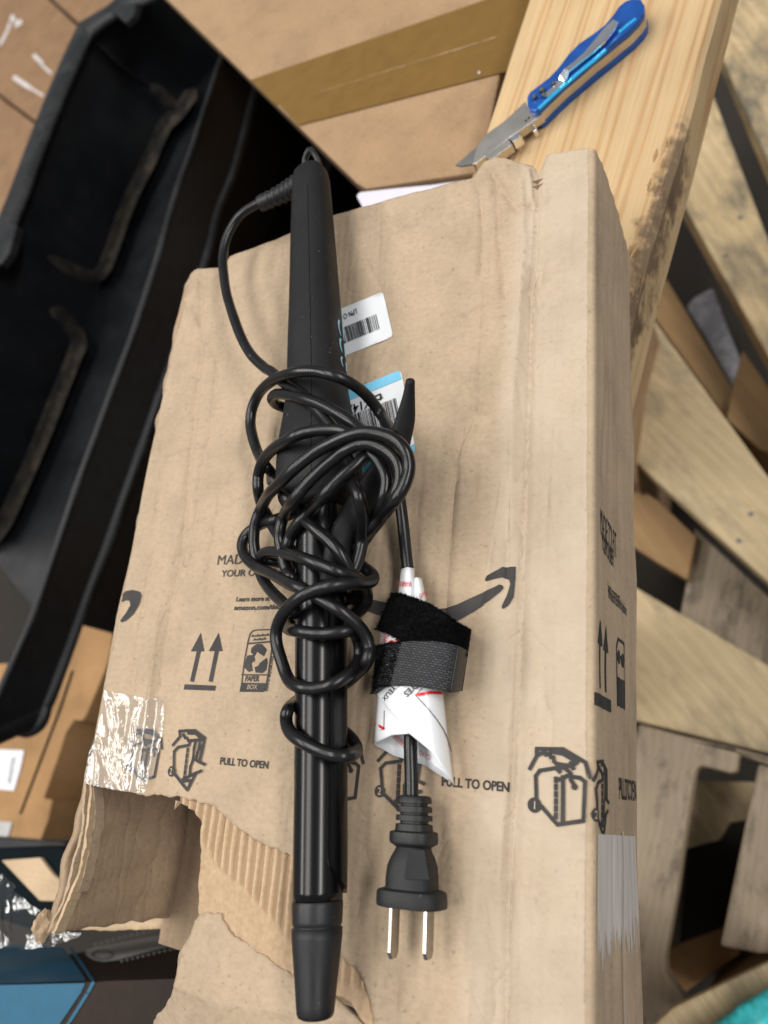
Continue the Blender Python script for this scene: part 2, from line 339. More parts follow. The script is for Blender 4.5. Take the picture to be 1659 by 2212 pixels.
def loft(name, rings, mt, parent=None, smooth=True, cap=True):
    vs_, fs = [], []; n = len(rings[0])
    for rg in rings: vs_ += rg
    for i in range(len(rings) - 1):
        for k in range(n):
            a = i * n + k; b = i * n + (k + 1) % n; fs.append((a, a + n, b + n, b))
    if cap: fs.append(tuple(range(n))); fs.append(tuple(reversed(range((len(rings) - 1) * n, len(rings) * n))))
    o = mesh(name, vs_, fs, mt, parent, smooth)
    bm = bmesh.new(); bm.from_mesh(o.data); bmesh.ops.recalc_face_normals(bm, faces=bm.faces); bm.to_mesh(o.data); bm.free()
    if smooth:
        for p in o.data.polygons: p.use_smooth = len(p.vertices) < 6
    return o
def inside(p, poly):
    x, y = p; c = False; j = len(poly) - 1
    for i in range(len(poly)):
        xi, yi = poly[i]; xj, yj = poly[j]
        if (yi > y) != (yj > y) and x < (xj - xi) * (y - yi) / (yj - yi) + xi: c = not c
        j = i
    return c
def ragged(poly, step, amp, seed=0, amps=None):
    """subdivide a closed outline and roughen it; amps gives a factor per side"""
    out = []; n = len(poly)
    for i in range(n):
        a = Vector(poly[i]); b = Vector(poly[(i + 1) % n]); L = (b - a).length; k = max(1, int(L / step))
        nrm = Vector((-(b - a).y, (b - a).x)) / max(L, 1e-9); f = amps[i] if amps else 1.0
        for j in range(k):
            p = a + (b - a) * (j / k)
            w = noise.noise(Vector((p.x * 300, p.y * 300, seed))) * 0.7 + noise.noise(Vector((p.x * 1100, p.y * 1100, seed + 3))) * 0.5
            out.append(p + nrm * w * amp * f)
    return [tuple(p) for p in out]
def sheet(name, outline, sp, zf, mt, parent=None, th=0.0, edge=None, jit=0.25, smooth=True, extra=()):
    """a paper or board sheet of any outline (world x, y), height zf(x, y), thickness th downwards"""
    xs = [p[0] for p in outline]; ys = [p[1] for p in outline]; pts = [Vector(p) for p in outline]; n = len(pts)
    rnd = random.Random(5); x = min(xs) + sp * 0.5
    cell = {}
    for p in outline: cell.setdefault((int(p[0] // sp), int(p[1] // sp)), []).append(p)
    while x < max(xs):
        y = min(ys) + sp * 0.5
        while y < max(ys):
            q = (x + rnd.uniform(-jit, jit) * sp, y + rnd.uniform(-jit, jit) * sp)
            ci, cj = int(q[0] // sp), int(q[1] // sp)
            near = any((q[0] - p[0]) ** 2 + (q[1] - p[1]) ** 2 < (0.45 * sp) ** 2 for a in (-1, 0, 1) for b in (-1, 0, 1) for p in cell.get((ci + a, cj + b), ()))
            if not near and inside(q, outline): pts.append(Vector(q))
            y += sp
        x += sp
    for q in extra:
        if inside(q, outline): pts.append(Vector(q))
    r = geometry.delaunay_2d_cdt(pts, [(i, (i + 1) % n) for i in range(n)], [], 1, 1e-7)
    V = [(p.x, p.y, zf(p.x, p.y)) for p in r[0]]
    bm = bmesh.new(); bv = [bm.verts.new(p) for p in V]
    for f in r[2]:
        try: bm.faces.new([bv[i] for i in f])
        except ValueError: pass
    for v in [v for v in bm.verts if not v.link_faces]: bm.verts.remove(v)
    bm.normal_update()
    for f in bm.faces:
        if f.normal.z < 0: f.normal_flip()
    if th:
        es = [e for e in bm.edges if len(e.link_faces) == 1]
        ret = bmesh.ops.extrude_edge_only(bm, edges=es)
        for v in [e for e in ret['geom'] if isinstance(e, bmesh.types.BMVert)]: v.co.z -= th
        nf = [e for e in ret['geom'] if isinstance(e, bmesh.types.BMFace)]
        for f in nf: f.material_index = 1 if edge else 0
    o = from_bm(name, bm, mt, parent)
    if edge: o.data.materials.append(M[edge])
    for p in o.data.polygons: p.use_smooth = smooth and p.material_index == 0
    return o
def xy(px, z=0.0): return [tuple(P(u, v, z).xy) for u, v in px]
def fractal(x, y, s, seed=0.0): return noise.noise(Vector((x * s, y * s, seed))) + 0.5 * noise.noise(Vector((x * s * 2.1, y * s * 2.1, seed + 5)))
def seg_d(x, y, a, b):
    dx, dy = b[0] - a[0], b[1] - a[1]; t = ((x - a[0]) * dx + (y - a[1]) * dy) / (dx * dx + dy * dy); t = min(1, max(0, t))
    return math.hypot(x - a[0] - dx * t, y - a[1] - dy * t)
def sstep(a, b, x):
    t = min(1, max(0, (x - a) / (b - a))); return t * t * (3 - 2 * t)

# flat print: triangles in 2-D, mapped onto a surface by fn(a, b) -> world point
def text_tris(body, bold=0.0, font=None):
    c = bpy.data.curves.new('t', 'FONT'); c.body = body; c.size = 1.0; c.offset = bold; c.resolution_u = 4
    o = bpy.data.objects.new('t', c); me = bpy.data.meshes.new_from_object(o)
    r = ([tuple(v.co[:2]) for v in me.vertices], [tuple(p.vertices) for p in me.polygons])
    bpy.data.objects.remove(o); bpy.data.curves.remove(c); bpy.data.meshes.remove(me); return r
class Print:
    def __init__(s): s.v, s.f = [], []
    def poly(s, pts):
        b = len(s.v); s.v += [tuple(p) for p in pts]; s.f.append(tuple(range(b, b + len(pts)))); return s
    def line(s, pts, w, closed=False):
        pts = [Vector(p) for p in pts]
        if closed: pts.append(pts[0])
        for a, b in zip(pts, pts[1:]):
            d = (b - a); L = d.length
            if L < 1e-9: continue
            d /= L; n = Vector((-d.y, d.x)) * w / 2; e = d * w * 0.35
            s.poly([a - e + n, a - e - n, b + e - n, b + e + n])
        return s
    def disc(s, c, r, n=20):
        return s.poly([(c[0] + r * math.cos(2 * math.pi * k / n), c[1] + r * math.sin(2 * math.pi * k / n)) for k in range(n)])
    def text(s, body, o, ax, ay, bold=0.0):
        vs_, fs = text_tris(body, bold); b = len(s.v)
        s.v += [(o[0] + ax[0] * x + ay[0] * y, o[1] + ax[1] * x + ay[1] * y) for x, y in vs_]
        s.f += [tuple(b + i for i in f) for f in fs]; return s
    def each(s, name, mt, parent, fn, maxlen):
        for f in s.f:
            q = Print(); q.poly([s.v[i] for i in f]); q.build(name, mt, parent, fn, maxlen)
    def build(s, name, mt, parent, fn, maxlen):
        bm = bmesh.new(); bv = [bm.verts.new((p[0], p[1], 0)) for p in s.v]
        for f in s.f:
            try: bm.faces.new([bv[i] for i in f])
            except ValueError: pass
        bm.normal_update(); bmesh.ops.triangulate(bm, faces=bm.faces, ngon_method='EAR_CLIP')
        for _ in range(5):
            es = [e for e in bm.edges if e.calc_length() > maxlen]
            if not es: break
            bmesh.ops.subdivide_edges(bm, edges=es, cuts=1); bm.normal_update(); bmesh.ops.triangulate(bm, faces=[f for f in bm.faces if len(f.verts) > 3])
        for v in bm.verts: v.co = fn(v.co.x, v.co.y)
        bm.normal_update()
        return from_bm(name, bm, mt, parent)

# ------------------------------------------------------------------ setting
FLOOR = -0.98
fl = mesh('warehouse_floor', [(-6, -6, FLOOR), (6, -6, FLOOR), (6, 8, FLOOR), (-6, 8, FLOOR)], [(0, 1, 2, 3)], 'floor'); tag(fl, None, None, kind='structure')

# ------------------------------------------------------------------ the big carton under the curling iron
BX0, BX1, BZ = -0.148, 0.0905, -0.078
XR = 0.0876                                                    # the right fold starts to round here
box = thing('shipping_box', 'battered brown shipping box with torn corner and black print, lying under the curling iron', 'box', (-0.03, -0.01, BZ))
creases = [  # pixels along the crease, depth (m, + is a ridge), half-width (m)
    ([(1152, 345), (1150, 480), (1142, 640), (1132, 900), (1118, 1250), (1104, 1600), (1090, 1900), (1078, 2300)], -0.0016, 0.0022),
    ([(1120, 380), (1128, 520), (1112, 720), (1100, 900), (1098, 1150)], 0.0012, 0.0030),
    ([(1068, 400), (1080, 560), (1085, 640)], -0.0012, 0.0022),
    ([(1060, 370), (1110, 440), (1165, 420)], -0.0014, 0.0025),
    ([(428, 600), (432, 760), (410, 980), (392, 1180), (362, 1330), (340, 1500), (318, 1690)], -0.0011, 0.0020),
    ([(395, 640), (432, 720), (465, 790)], 0.0009, 0.0018),
    ([(466, 790), (455, 920), (430, 1040), (405, 1240)], -0.0008, 0.0016),
    ([(352, 960), (318, 1240), (300, 1370), (268, 1590)], -0.0008, 0.0018),
    ([(345, 1320), (334, 1420), (318, 1560), (300, 1700)], 0.0009, 0.0014),
    ([(1055, 480), (1040, 760), (1020, 1080)], -0.0006, 0.0035),
    ([(980, 1000), (972, 1180), (960, 1330)], -0.0006, 0.0018),
    ([(1110, 660), (960, 740), (900, 800)], 0.0006, 0.0025),
    ([(960, 1700), (945, 1900), (925, 2230)], -0.0005, 0.0040),
    ([(1030, 1880), (1010, 2050), (1000, 2230)], 0.0006, 0.0035),
    ([(1200, 1300), (1195, 1600), (1190, 1800), (1170, 2230)], 0.0004, 0.0060),
    ([(1130, 1140), (1290, 1140)], -0.0004, 0.0020),
    ([(1160, 600), (1165, 560), (1130, 620)], -0.0010, 0.0018),
    ([(520, 560), (700, 500), (1000, 400)], 0.0004, 0.0060),
    ([(360, 985), (420, 960), (460, 985)], 0.0006, 0.0012),
    ([(1002, 907), (983, 1037), (963, 1211), (958, 1315)], -0.0007, 0.0014),
    ([(1030, 905), (1009, 946), (989, 1004)], 0.0006, 0.0014), ([(1050, 840), (1020, 900), (1000, 960)], -0.0005, 0.0014),
    ([(1083, 1037), (1064, 1147), (1051, 1237), (1040, 1330)], 0.0007, 0.0014),
    ([(1099, 1037), (1090, 1186), (1086, 1260)], -0.0006, 0.0012), ([(1099, 1406), (1090, 1645), (1070, 1900)], 0.0006, 0.0014),
    ([(1033, 400), (1042, 503), (1036, 600)], -0.0008, 0.0014), ([(1136, 350), (1148, 438), (1143, 560)], 0.0010, 0.0014),
    ([(975, 690), (1010, 676), (1045, 662), (1085, 650)], -0.0006, 0.0012), ([(985, 640), (1005, 668), (1020, 700)], -0.0004, 0.0012),
    ([(1160, 900), (1215, 980)], -0.0003, 0.0014), ([(1165, 1500), (1190, 1560), (1180, 1640)], -0.0004, 0.0014),
    ([(880, 1760), (872, 1960), (850, 2200)], -0.0004, 0.0016), ([(790, 560), (820, 620)], -0.0004, 0.0012),
    ([(470, 1060), (452, 1180), (440, 1300)], 0.0005, 0.0012), ([(500, 880), (560, 935)], -0.0005, 0.0010), ([(430, 1130), (520, 1080), (560, 1060)], -0.0004, 0.0012),
    ([(560, 1700), (620, 1660), (640, 1650)], -0.0004, 0.0014), ([(400, 1560), (430, 1640), (455, 1700)], 0.0004, 0.0014), ([(1035, 1950), (1060, 2080), (1055, 2230)], -0.0006, 0.0014),
]
CRW = []
for px, a, w in creases:
    wpts = xy(px); a *= 1.9; w = min(w, 0.0022)
    for s, e in zip(wpts, wpts[1:]): CRW.append((s, e, a, w, min(s[0], e[0]) - 5 * w, max(s[0], e[0]) + 5 * w, min(s[1], e[1]) - 5 * w, max(s[1], e[1]) + 5 * w, px))
A_LINE = xy(creases[0][0])
def xA(y):
    for a, b in zip(A_LINE, A_LINE[1:]):
        if b[1] <= y <= a[1]: return a[0] + (b[0] - a[0]) * (y - a[1]) / (b[1] - a[1])
    return A_LINE[0][0] if y > A_LINE[0][1] else A_LINE[-1][0]
def hb(x, y):
    z = 0.0011 * fractal(x, y, 10) + 0.00035 * fractal(x, y, 42, 9) + 0.0006 * noise.noise(Vector((x * 95, y * 9, 2)))
    k = 0.35 + 0.65 * max(sstep(0.01, 0.04, x), sstep(-0.09, -0.12, x))
    z -= 0.38 * k * (0.0016 * max(0, 0.30 - abs(noise.noise(Vector((x * 48, y * 4.2, 21))))) + 0.0011 * max(0, 0.25 - abs(noise.noise(Vector((x * 110, y * 11, 31))))) * 2 + 0.0006 * max(0, 0.2 - abs(noise.noise(Vector((x * 70 + y * 40, y * 60 - x * 30, 5))))) * 2)
    best = {}
    for s, e, a, w, x0, x1, y0, y1, k in CRW:
        if x0 < x < x1 and y0 < y < y1:
            d = seg_d(x, y, s, e); q = a * math.exp(-d / w)
            if abs(q) > abs(best.get(id(k), 0)): best[id(k)] = q
    z += sum(best.values())
    d = x - xA(y)
    if d > 0: z += 0.12 * d - 0.0042
    else: z -= 0.0042 * sstep(-0.030, 0.0, d) ** 1.3
    z -= 0.004 * sstep(BX0 + 0.012, BX0, x) * sstep(0.09, 0.155, y)          # the far left corner is pushed in
    z -= 0.0016 * sstep(BX0 + 0.005, BX0, x)                                  # edges roll over
    return z
def top(u, v, e=0.00028):
    p = P(u, v, 0.0); z = hb(p.x, p.y)
    p = P(u, v, z); p.z = hb(p.x, p.y) + e; return p
def topw(x, y, e=0.00036): return Vector((x, y, hb(x, y) + e))

tear_up = [(309, 1716), (340, 1716), (365, 1724), (383, 1718), (405, 1727), (430, 1732), (464, 1742), (490, 1768), (512, 1788), (546, 1811), (570, 1822), (593, 1831), (628, 1849), (668, 1905), (700, 1975), (728, 2050), (745, 2078), (776, 2104), (796, 2150), (812, 2245)]
hole = [(423, 1978), (426, 1935), (428, 1892), (430, 1849), (430, 1806), (432, 1780), (423, 1759), (400, 1741), (383, 1733)]
outline = ([(388, 640), (386, 604), (395, 590), (425, 580), (480, 577), (496, 553), (600, 515), (720, 467), (850, 430), (960, 402), (1022, 385), (1044, 348), (1072, 334), (1110, 338), (1145, 342), (1152, 352), (1164, 347), (1178, 322), (1240, 316), (1277, 313)])
R0 = P(1277, 313, 0)
o_w = xy(outline); o_w[-1] = (XR, o_w[-1][1])
low = xy([(812, 2245)])
o_w += [(XR, low[0][1])] + list(reversed(xy(tear_up[:-1] + [(812, 2245)]))) + xy([(186, 1693), (198, 1620), (206, 1556), (231, 1420), (245, 1330), (300, 1100), (345, 870), (380, 690)])
am = []
n0 = len(outline)
for i in range(len(o_w)):
    am.append(0.25 if i < 11 else (0.5 if i < n0 - 2 else (0.0 if i <= n0 else (1.0 if i <= n0 + len(tear_up) else 0.12))))
o_r = ragged(o_w, 0.0016, 0.0011, 1, am)
fold_pts = []
for s_, e_, a_, w_, *_r in CRW:
    d = Vector(e_) - Vector(s_); L_ = d.length; nn_ = Vector((-d.y, d.x)) / max(L_, 1e-9)
    for k in range(max(1, int(L_ / 0.0016))):
        c_ = Vector(s_) + d * ((k + 0.5) * 0.0016 / L_ if L_ > 0.0016 else 0.5)
        for o_ in (0, -w_ * 0.6, w_ * 0.6): fold_pts.append(tuple(c_ + nn_ * o_))
tp = sheet('top_panel', o_r, 0.0016, hb, 'kraft', box, th=0.0011, edge='kraft_torn', extra=fold_pts)
# the stripped corner: fluting laid bare, then torn inner paper
lay = xy([(383, 1715), (430, 1720), (470, 1736), (520, 1775), (600, 1815), (640, 1830), (700, 1890), (760, 2040), (800, 2080), (830, 2245), (800, 2245), (750, 2165), (640, 2110), (600, 2092), (540, 2052), (500, 2020), (470, 1982)] + hole)
FL = xy([(425, 1800), (464, 1868), (520, 1912), (560, 1960), (600, 2000), (625, 2040), (700, 2120)])
def flute_end(x):
    for a, b in zip(FL, FL[1:]):
        if a[0] <= x <= b[0]: return a[1] + (b[1] - a[1]) * (x - a[0]) / (b[0] - a[0])
    return FL[0][1] if x < FL[0][0] else FL[-1][1]
def ztorn(x, y):
    e = flute_end(x) + 0.002 * noise.noise(Vector((x * 240, 0, 1)))
    k = sstep(-0.002, 0.002, y - e)
    fl_ = math.sin(2 * math.pi * (x + 0.03 * (y + 0.1)) / 0.0042)
    fl_ = max(-0.6, min(0.8, fl_ * 1.3)) * max(0.15, min(1.2, 0.85 + 1.1 * noise.noise(Vector((x * 130, y * 55, 6)))))
    return hb(x, y) - 0.0016 + k * (0.0011 * fl_ + 0.0002) + (1 - k) * (0.0007 * fractal(x, y, 130, 3) + 0.0004 * fractal(x, y, 420, 4))
tl = sheet('torn_layer', ragged(lay, 0.0016, 0.0008, 4), 0.00105, ztorn, 'kraft_flute', box, th=0.0012, edge='kraft_torn', jit=0.1)
tl['label'] = 'torn corner where bare fluting shows'
tl.data.materials.clear()
def torn_mat():
    m, ns, lk, b = mat('torn_board'); b.inputs['Roughness'].default_value = 0.9
    at = ns.new('ShaderNodeAttribute'); at.attribute_name = 'crest'
    v = objcoord(ns, lk); n = nd(ns, 'ShaderNodeTexNoise', Scale=500.0, Detail=4.0); lk.new(v, n.inputs['Vector'])
    ad = nd(ns, 'ShaderNodeMath', operation='MULTIPLY_ADD'); lk.new(n.outputs[0], ad.inputs[0]); ad.inputs[1].default_value = 0.5; lk.new(at.outputs[2], ad.inputs[2])
    r = ramp(ns, [(0.35, (0.33, 0.215, 0.125)), (0.62, (0.42, 0.29, 0.175)), (0.95, (0.56, 0.42, 0.28))]); lk.new(ad.outputs[0], r.inputs[0]); lk.new(r.outputs[0], b.inputs['Base Color'])
    bp = nd(ns, 'ShaderNodeBump', Strength=0.5, Distance=0.0004); lk.new(n.outputs[0], bp.inputs['Height']); lk.new(bp.outputs[0], b.inputs['Normal'])
    return m
tm = torn_mat(); tl.data.materials.append(tm); tl.data.materials.append(M['kraft_torn'])
at = tl.data.attributes.new('crest', 'FLOAT', 'POINT')        # bare paper colour: lighter on the flute crests, darker in the troughs
for i, v in enumerate(tl.data.vertices):
    x, y = v.co.x, v.co.y; e = flute_end(x); k = sstep(-0.002, 0.002, y - e)
    f_ = math.sin(2 * math.pi * (x + 0.03 * (y + 0.1)) / 0.0042)
    at.data[i].value = k * (0.22 + 0.42 * f_) + (1 - k) * 0.42
# loose end of the stripped corner, folded down
cr = xy([(357, 2132), (430, 2152), (480, 2168), (645, 2186), (830, 2215)])
def zflap(x, y):
    yc = cr[0][1]
    for a, b in zip(cr, cr[1:]):
        if a[0] <= x <= b[0]: yc = a[1] + (b[1] - a[1]) * (x - a[0]) / (b[0] - a[0])
    if x > cr[-1][0]: yc = cr[-1][1]
    z = hb(x, y) - 0.0012 - 0.35 * max(0, yc - y) + 0.0012 * math.exp(-abs(y - yc) / 0.0015)
    return z - 0.25 * max(0, -0.062 - x - 0.25 * (y + 0.19)) + 0.0008 * fractal(x, y, 60, 8)
flap = xy([(423, 1976), (450, 1972), (477, 1974), (480, 1988), (507, 2021), (542, 2047), (576, 2068), (602, 2090), (636, 2105), (700, 2140), (760, 2190), (800, 2245), (810, 2330), (190, 2330), (240, 2260), (279, 2212), (301, 2197), (335, 2163), (357, 2133), (365, 2098), (374, 2060), (400, 2017)])
sheet('loose_flap', ragged(flap, 0.0016, 0.0012, 12), 0.002, zflap, 'kraft', box, th=0.0014, edge='kraft_torn')
# right side panel with the rounded fold
def side_pt(s, y):
    """s is the distance over the fold from x = XR"""
    r = BX1 - XR; h0 = hb(XR, y); arc = r * math.pi / 2
    if s < arc:
        a = s / r; p = Vector((XR + r * math.sin(a), y, h0 - r * (1 - math.cos(a))))
    else: p = Vector((BX1, y, h0 - r - (s - arc)))
    t = max(0, s - arc * 0.7)
    p.x += (0.0016 * fractal(y, s, 14, 6) + 0.0007 * noise.noise(Vector((y * 22, s * 180, 3)))) * sstep(0, 0.01, t) + 0.0006 * sstep(0.004, 0.05, t)
    return p
y_far, y_near = o_w[n0 - 1][1], -0.215
arcL = (BX1 - XR) * math.pi / 2; Lside = arcL + (-BZ - (BX1 - XR))
vs_, fs = [], []; NS, NY = 34, 120
for j in range(NY + 1):
    y = y_near + (y_far - 0.0005 - y_near) * j / NY
    for i in range(NS + 1):
        s = Lside * (i / NS) ** 1.3
        p = side_pt(s, y)
        if j == NY: p.y += 0.0012 * noise.noise(Vector((s * 160, 3, 1)))
        p.y -= 0.03 * sstep(0.0, 0.07, s) * sstep(y_far - 0.05, y_far, y) * 0.2
        vs_.append(p)
for j in range(NY):
    for i in range(NS): a = j * (NS + 1) + i; fs.append((a, a + 1, a + NS + 2, a + NS + 1))
sp_ = mesh('side_panel', vs_, fs, 'kraft_side', box, True)
# far, left and bottom panels (the left one shows its inside through the torn corner)
yl_far = P(388, 604).y; yl_near = P(99, 2016).y
def wall_y(name, x0, x1, y0, y1):
    vs_, fs = [], []; N = 40
    for th in (0, 0.003):
        for i in range(N + 1):
            t = i / N
            for k in range(9):
                z = -0.0045 + (BZ + 0.0055) * k / 8
                vs_.append((x0 + (x1 - x0) * t + 0.0010 * noise.noise(Vector((t * 9, z * 40, 1))), y0 + (y1 - y0) * t + 0.0012 * noise.noise(Vector((t * 6, z * 25, 7))) - th, z))
    Q = (N + 1) * 9
    for i in range(N):
        for k in range(8):
            a = i * 9 + k; fs.append((a, a + 1, a + 10, a + 9)); fs.append((Q + a, Q + a + 9, Q + a + 10, Q + a + 1))
    return mesh(name, vs_, fs, 'kraft_side', box, True)
wall_y('far_panel', BX0 + 0.002, BX1 - 0.001, yl_far - 0.004, y_far - 0.006)
NY, NZ = 150, 36; vs_, fs = [], []
def left_pt(t, k, off):
    y = yl_near + (yl_far - 0.002 - yl_near) * t; z = (BZ + 0.001) + (-0.0035 - BZ - 0.001) * k
    lean = -0.006 * sstep(0.28, 0.0, t) * k
    x = BX0 + off + lean + 0.0016 * fractal(y, z, 22, 2) + 0.0022 * noise.noise(Vector((y * 85 + z * 25, z * 9, 4)))
    if t == 0: y += 0.002 * noise.noise(Vector((k * 9, 1, 1)))
    return (x, y, z)
for off in (0.0035, 0.0):
    for j in range(NY + 1):
        for i in range(NZ + 1): vs_.append(left_pt(j / NY, i / NZ, off))
Q = (NY + 1) * (NZ + 1)
for j in range(NY):
    for i in range(NZ):
        a = j * (NZ + 1) + i; fs.append((a, a + 1, a + NZ + 2, a + NZ + 1)); fs.append((Q + a, Q + a + NZ + 1, Q + a + NZ + 2, Q + a + 1))
    a = j * (NZ + 1) + NZ; fs.append((a, a + Q, a + Q + NZ + 1, a + NZ + 1))
for i in range(NZ): fs.append((i, i + Q, i + 1 + Q, i + 1))
lp = mesh('left_panel', vs_, fs, 'kraft_in', box, True)
prism('bottom_panel', [Vector((BX0 - 0.002, -0.20, BZ + 0.0032)), Vector((BX1 - 0.004, -0.215, BZ + 0.0032)), Vector((BX1 - 0.004, y_far - 0.012, BZ + 0.0032)), Vector((BX0 - 0.002, yl_far - 0.008, BZ + 0.0032))],
      [Vector((BX0 - 0.002, -0.20, BZ)), Vector((BX1 - 0.004, -0.215, BZ)), Vector((BX1 - 0.004, y_far - 0.012, BZ)), Vector((BX0 - 0.002, yl_far - 0.008, BZ))], 'kraft_in', box)
# ragged plies along the torn left edge
edge_px = [(178, 1690), (176, 1740), (172, 1790), (160, 1840), (146, 1890), (130, 1935), (112, 1972), (92, 2018)]
def ply(name, off0, off1, z0, amp, mt, seed, y_end=1.0):
    a = [P(u, v, 0) for u, v in edge_px]; a = smoothpts([Vector((p.x, p.y, 0)) for p in a], 10)
    a = a[:max(3, int(len(a) * y_end))]
    vs_, fs = [], []
    for i, p in enumerate(a):
        w0 = amp * fractal(p.y, seed, 130, seed); w1 = amp * (fractal(p.y, seed + 9, 170, seed) + 0.8 * fractal(p.y, seed, 800, seed + 2))
        zz = z0 + 0.0016 * fractal(p.y, 2, 60, seed) - 0.002 * (i / len(a))
        for x, dz in ((off0 + w0, 0), (off1 + w1, 0.0006 * noise.noise(Vector((p.y * 300, seed, 0)))), (off1 + w1 - 0.0002, -0.006), (off0 + w0 + 0.0002, -0.006)): vs_.append((p.x + x, p.y, zz + dz))
    for i in range(len(a) - 1):
        for k in range(4): b = i * 4 + k; c = i * 4 + (k + 1) % 4; fs.append((b, c, c + 4, b + 4))
    fs.append((0, 1, 2, 3)); n_ = (len(a) - 1) * 4; fs.append((n_ + 3, n_ + 2, n_ + 1, n_))
    return mesh(name, vs_, fs, mt, box)
ply('torn_ply', -0.0010, 0.0004, -0.0012, 0.0004, 'kraft', 1.0)
ply('torn_ply', 0.0005, 0.0012, -0.0042, 0.0004, 'kraft_in', 2.0)
ply('torn_ply', 0.0014, 0.0029, -0.0022, 0.0006, 'kraft_torn', 3.0)
ply('torn_ply', 0.0030, 0.0036, -0.0044, 0.0005, 'kraft', 4.0, 0.7)
# crumpled tuft at the end of the torn edge
bm = bmesh.new(); bmesh.ops.create_icosphere(bm, subdivisions=3, radius=0.0042)
c0 = P(95, 2000, -0.004)
for v in bm.verts:
    d = v.co.normalized(); v.co = v.co * (1 + 0.45 * fractal(d.x, d.y + d.z, 2.2, 3)); v.co = Vector((v.co.x * 0.9, v.co.y * 1.5, v.co.z * 1.3)) + c0
from_bm('crumpled_end', bm, 'kraft_torn', box)
# splinters of paper hanging at the tear
for (u, v, l, a) in ((384, 1735, 16, 118),):
    p0 = top(u - 8, v - 6, -0.001); p1 = top(u + 8, v - 4, -0.001); q = P(u + l * math.cos(R(a)), v + l * math.sin(R(a)), -0.006)
    mesh('paper_shred', [p0, p1, q, (p0 + p1) / 2 + Vector((0, 0, 0.0012))], [(0, 1, 3), (1, 2, 3), (2, 0, 3), (0, 2, 1)], 'kraft_torn', box)

# ---- print on the top panel
def measure(body):
    v, f = text_tris(body); return max(p[0] for p in v), min(p[0] for p in v)
def print_text(body, u, v, cap, width, bold=0.0, name='lettering', slant=0.0):
    a = P(u, v); hgt = (P(u + 0.158 * cap, v - cap).y - a.y) / 0.70
    x1, x0 = measure(body); wd = (P(u + width, v).x - a.x) / (x1 - x0)
    return Print().text(body, (a.x - x0 * wd, a.y), (wd, 0), (slant * hgt, hgt), bold).build(name, 'ink', box, topw, 0.0014)
print_text('MADE TO FIT', 469, 1220, 21, 152, 0.0)
print_text('YOUR ORDER', 477, 1246, 14.5, 118, 0.012)
print_text('Learn more at', 509, 1298.5, 10, 71, 0.03)
print_text('amazon.com/thisbox', 505, 1317, 10, 122, 0.03)
print_text('PULL TO OPEN', 476, 1651, 15, 104, 0.03)
print_text('PULL TO OPEN', 954, 1697, 19.5, 138, 0.03)
Z3 = lambda x, y: (219.44 + 0.29762 * x, 1179.5 + 0.29762 * y)          # the zoomed view the print was traced from
VZ = lambda x, y: (740.6 + 0.248 * x, 1179.5 + 0.248 * y)
RZ = lambda x, y: (1042.3 + 0.3717 * x, 1590.9 + 0.3717 * y)
pr = Print()
for (tx, ty, l, r_, by, sx, sb) in ((722, 630, 650, 748, 765, 655, 985), (852, 630, 780, 880, 763, 790, 985)):
    pr.poly([Z3(tx, ty), Z3(r_, by), Z3(l, by)])
    pr.line([Z3(tx - 12, by - 10), Z3(sx + 5, sb - 10)], 8.6)
pr.poly([Z3(605, 1004), Z3(832, 1014), Z3(826, 1050), Z3(598, 1042)])
pr.build('upright_arrows', 'ink', box, top, 8)
pr = Print()                                                        # recycling mark
pr.line([Z3(1012, 1052), Z3(1040, 830), Z3(1066, 690), Z3(1080, 640), Z3(1098, 617), Z3(1130, 610), Z3(1240, 606), Z3(1255, 640), Z3(1240, 720), Z3(1215, 900), Z3(1190, 1052)], 2.6)
pr.poly([Z3(1016, 992), Z3(1193, 996), Z3(1180, 1060), Z3(1003, 1058)])
pr.line([Z3(1020, 934), Z3(1204, 936)], 2.6); pr.line([Z3(1064, 708), Z3(1238, 694)], 3.4)
for k in range(2):
    for j in range(7 - 2 * k):
        x = 1092 + 18 * j + 14 * k; y = 658 - 1.5 * j + 26 * k; pr.line([Z3(x, y), Z3(x + 8, y - 12 + 6 * (j % 2)), Z3(x + 14, y)], 2.2)
pr.poly([Z3(1090, 740), Z3(1125, 712), Z3(1165, 712), Z3(1200, 752), Z3(1180, 800), Z3(1150, 782), Z3(1130, 765), Z3(1112, 800), Z3(1085, 770)])
pr.poly([Z3(1060, 795), Z3(1108, 790), Z3(1115, 830), Z3(1090, 850), Z3(1098, 905), Z3(1070, 915), Z3(1040, 885), Z3(1046, 835)])
pr.poly([Z3(1150, 850), Z3(1200, 812), Z3(1206, 845), Z3(1196, 900), Z3(1170, 922), Z3(1120, 918), Z3(1112, 880), Z3(1140, 870)])
a, b = Z3(1055, 982), Z3(1163, 980)
pr.text('PAPER', Z3(1040, 982), ((Z3(1160, 978)[0] - Z3(1040, 982)[0]) / 3.3, 0.0), (3.2, -17.0), 0.03)
pr.build('recycling_mark', 'ink', box, top, 8)
Print().text('BOX', Z3(1058, 1040), ((Z3(1130, 1038)[0] - Z3(1058, 1040)[0]) / 2.05, 0.0), (3.0, -14.5), 0.01).build('lettering', 'kraft', box, lambda u, v: top(u, v, 0.0005), 8)
Print().text('how2recycle.info', Z3(1206, 1054), (0.165 * 11.5, -11.0), (-9.5, 0), 0.03).build('lettering', 'ink', box, top, 8)
pr = Print()                                                        # the curved arrow
up = [(-420, 120), (-330, 190), (-200, 290), (0, 380), (240, 462), (400, 500), (600, 545), (760, 560), (880, 548), (1000, 510), (1150, 440), (1300, 372), (1370, 340), (1398, 348)]
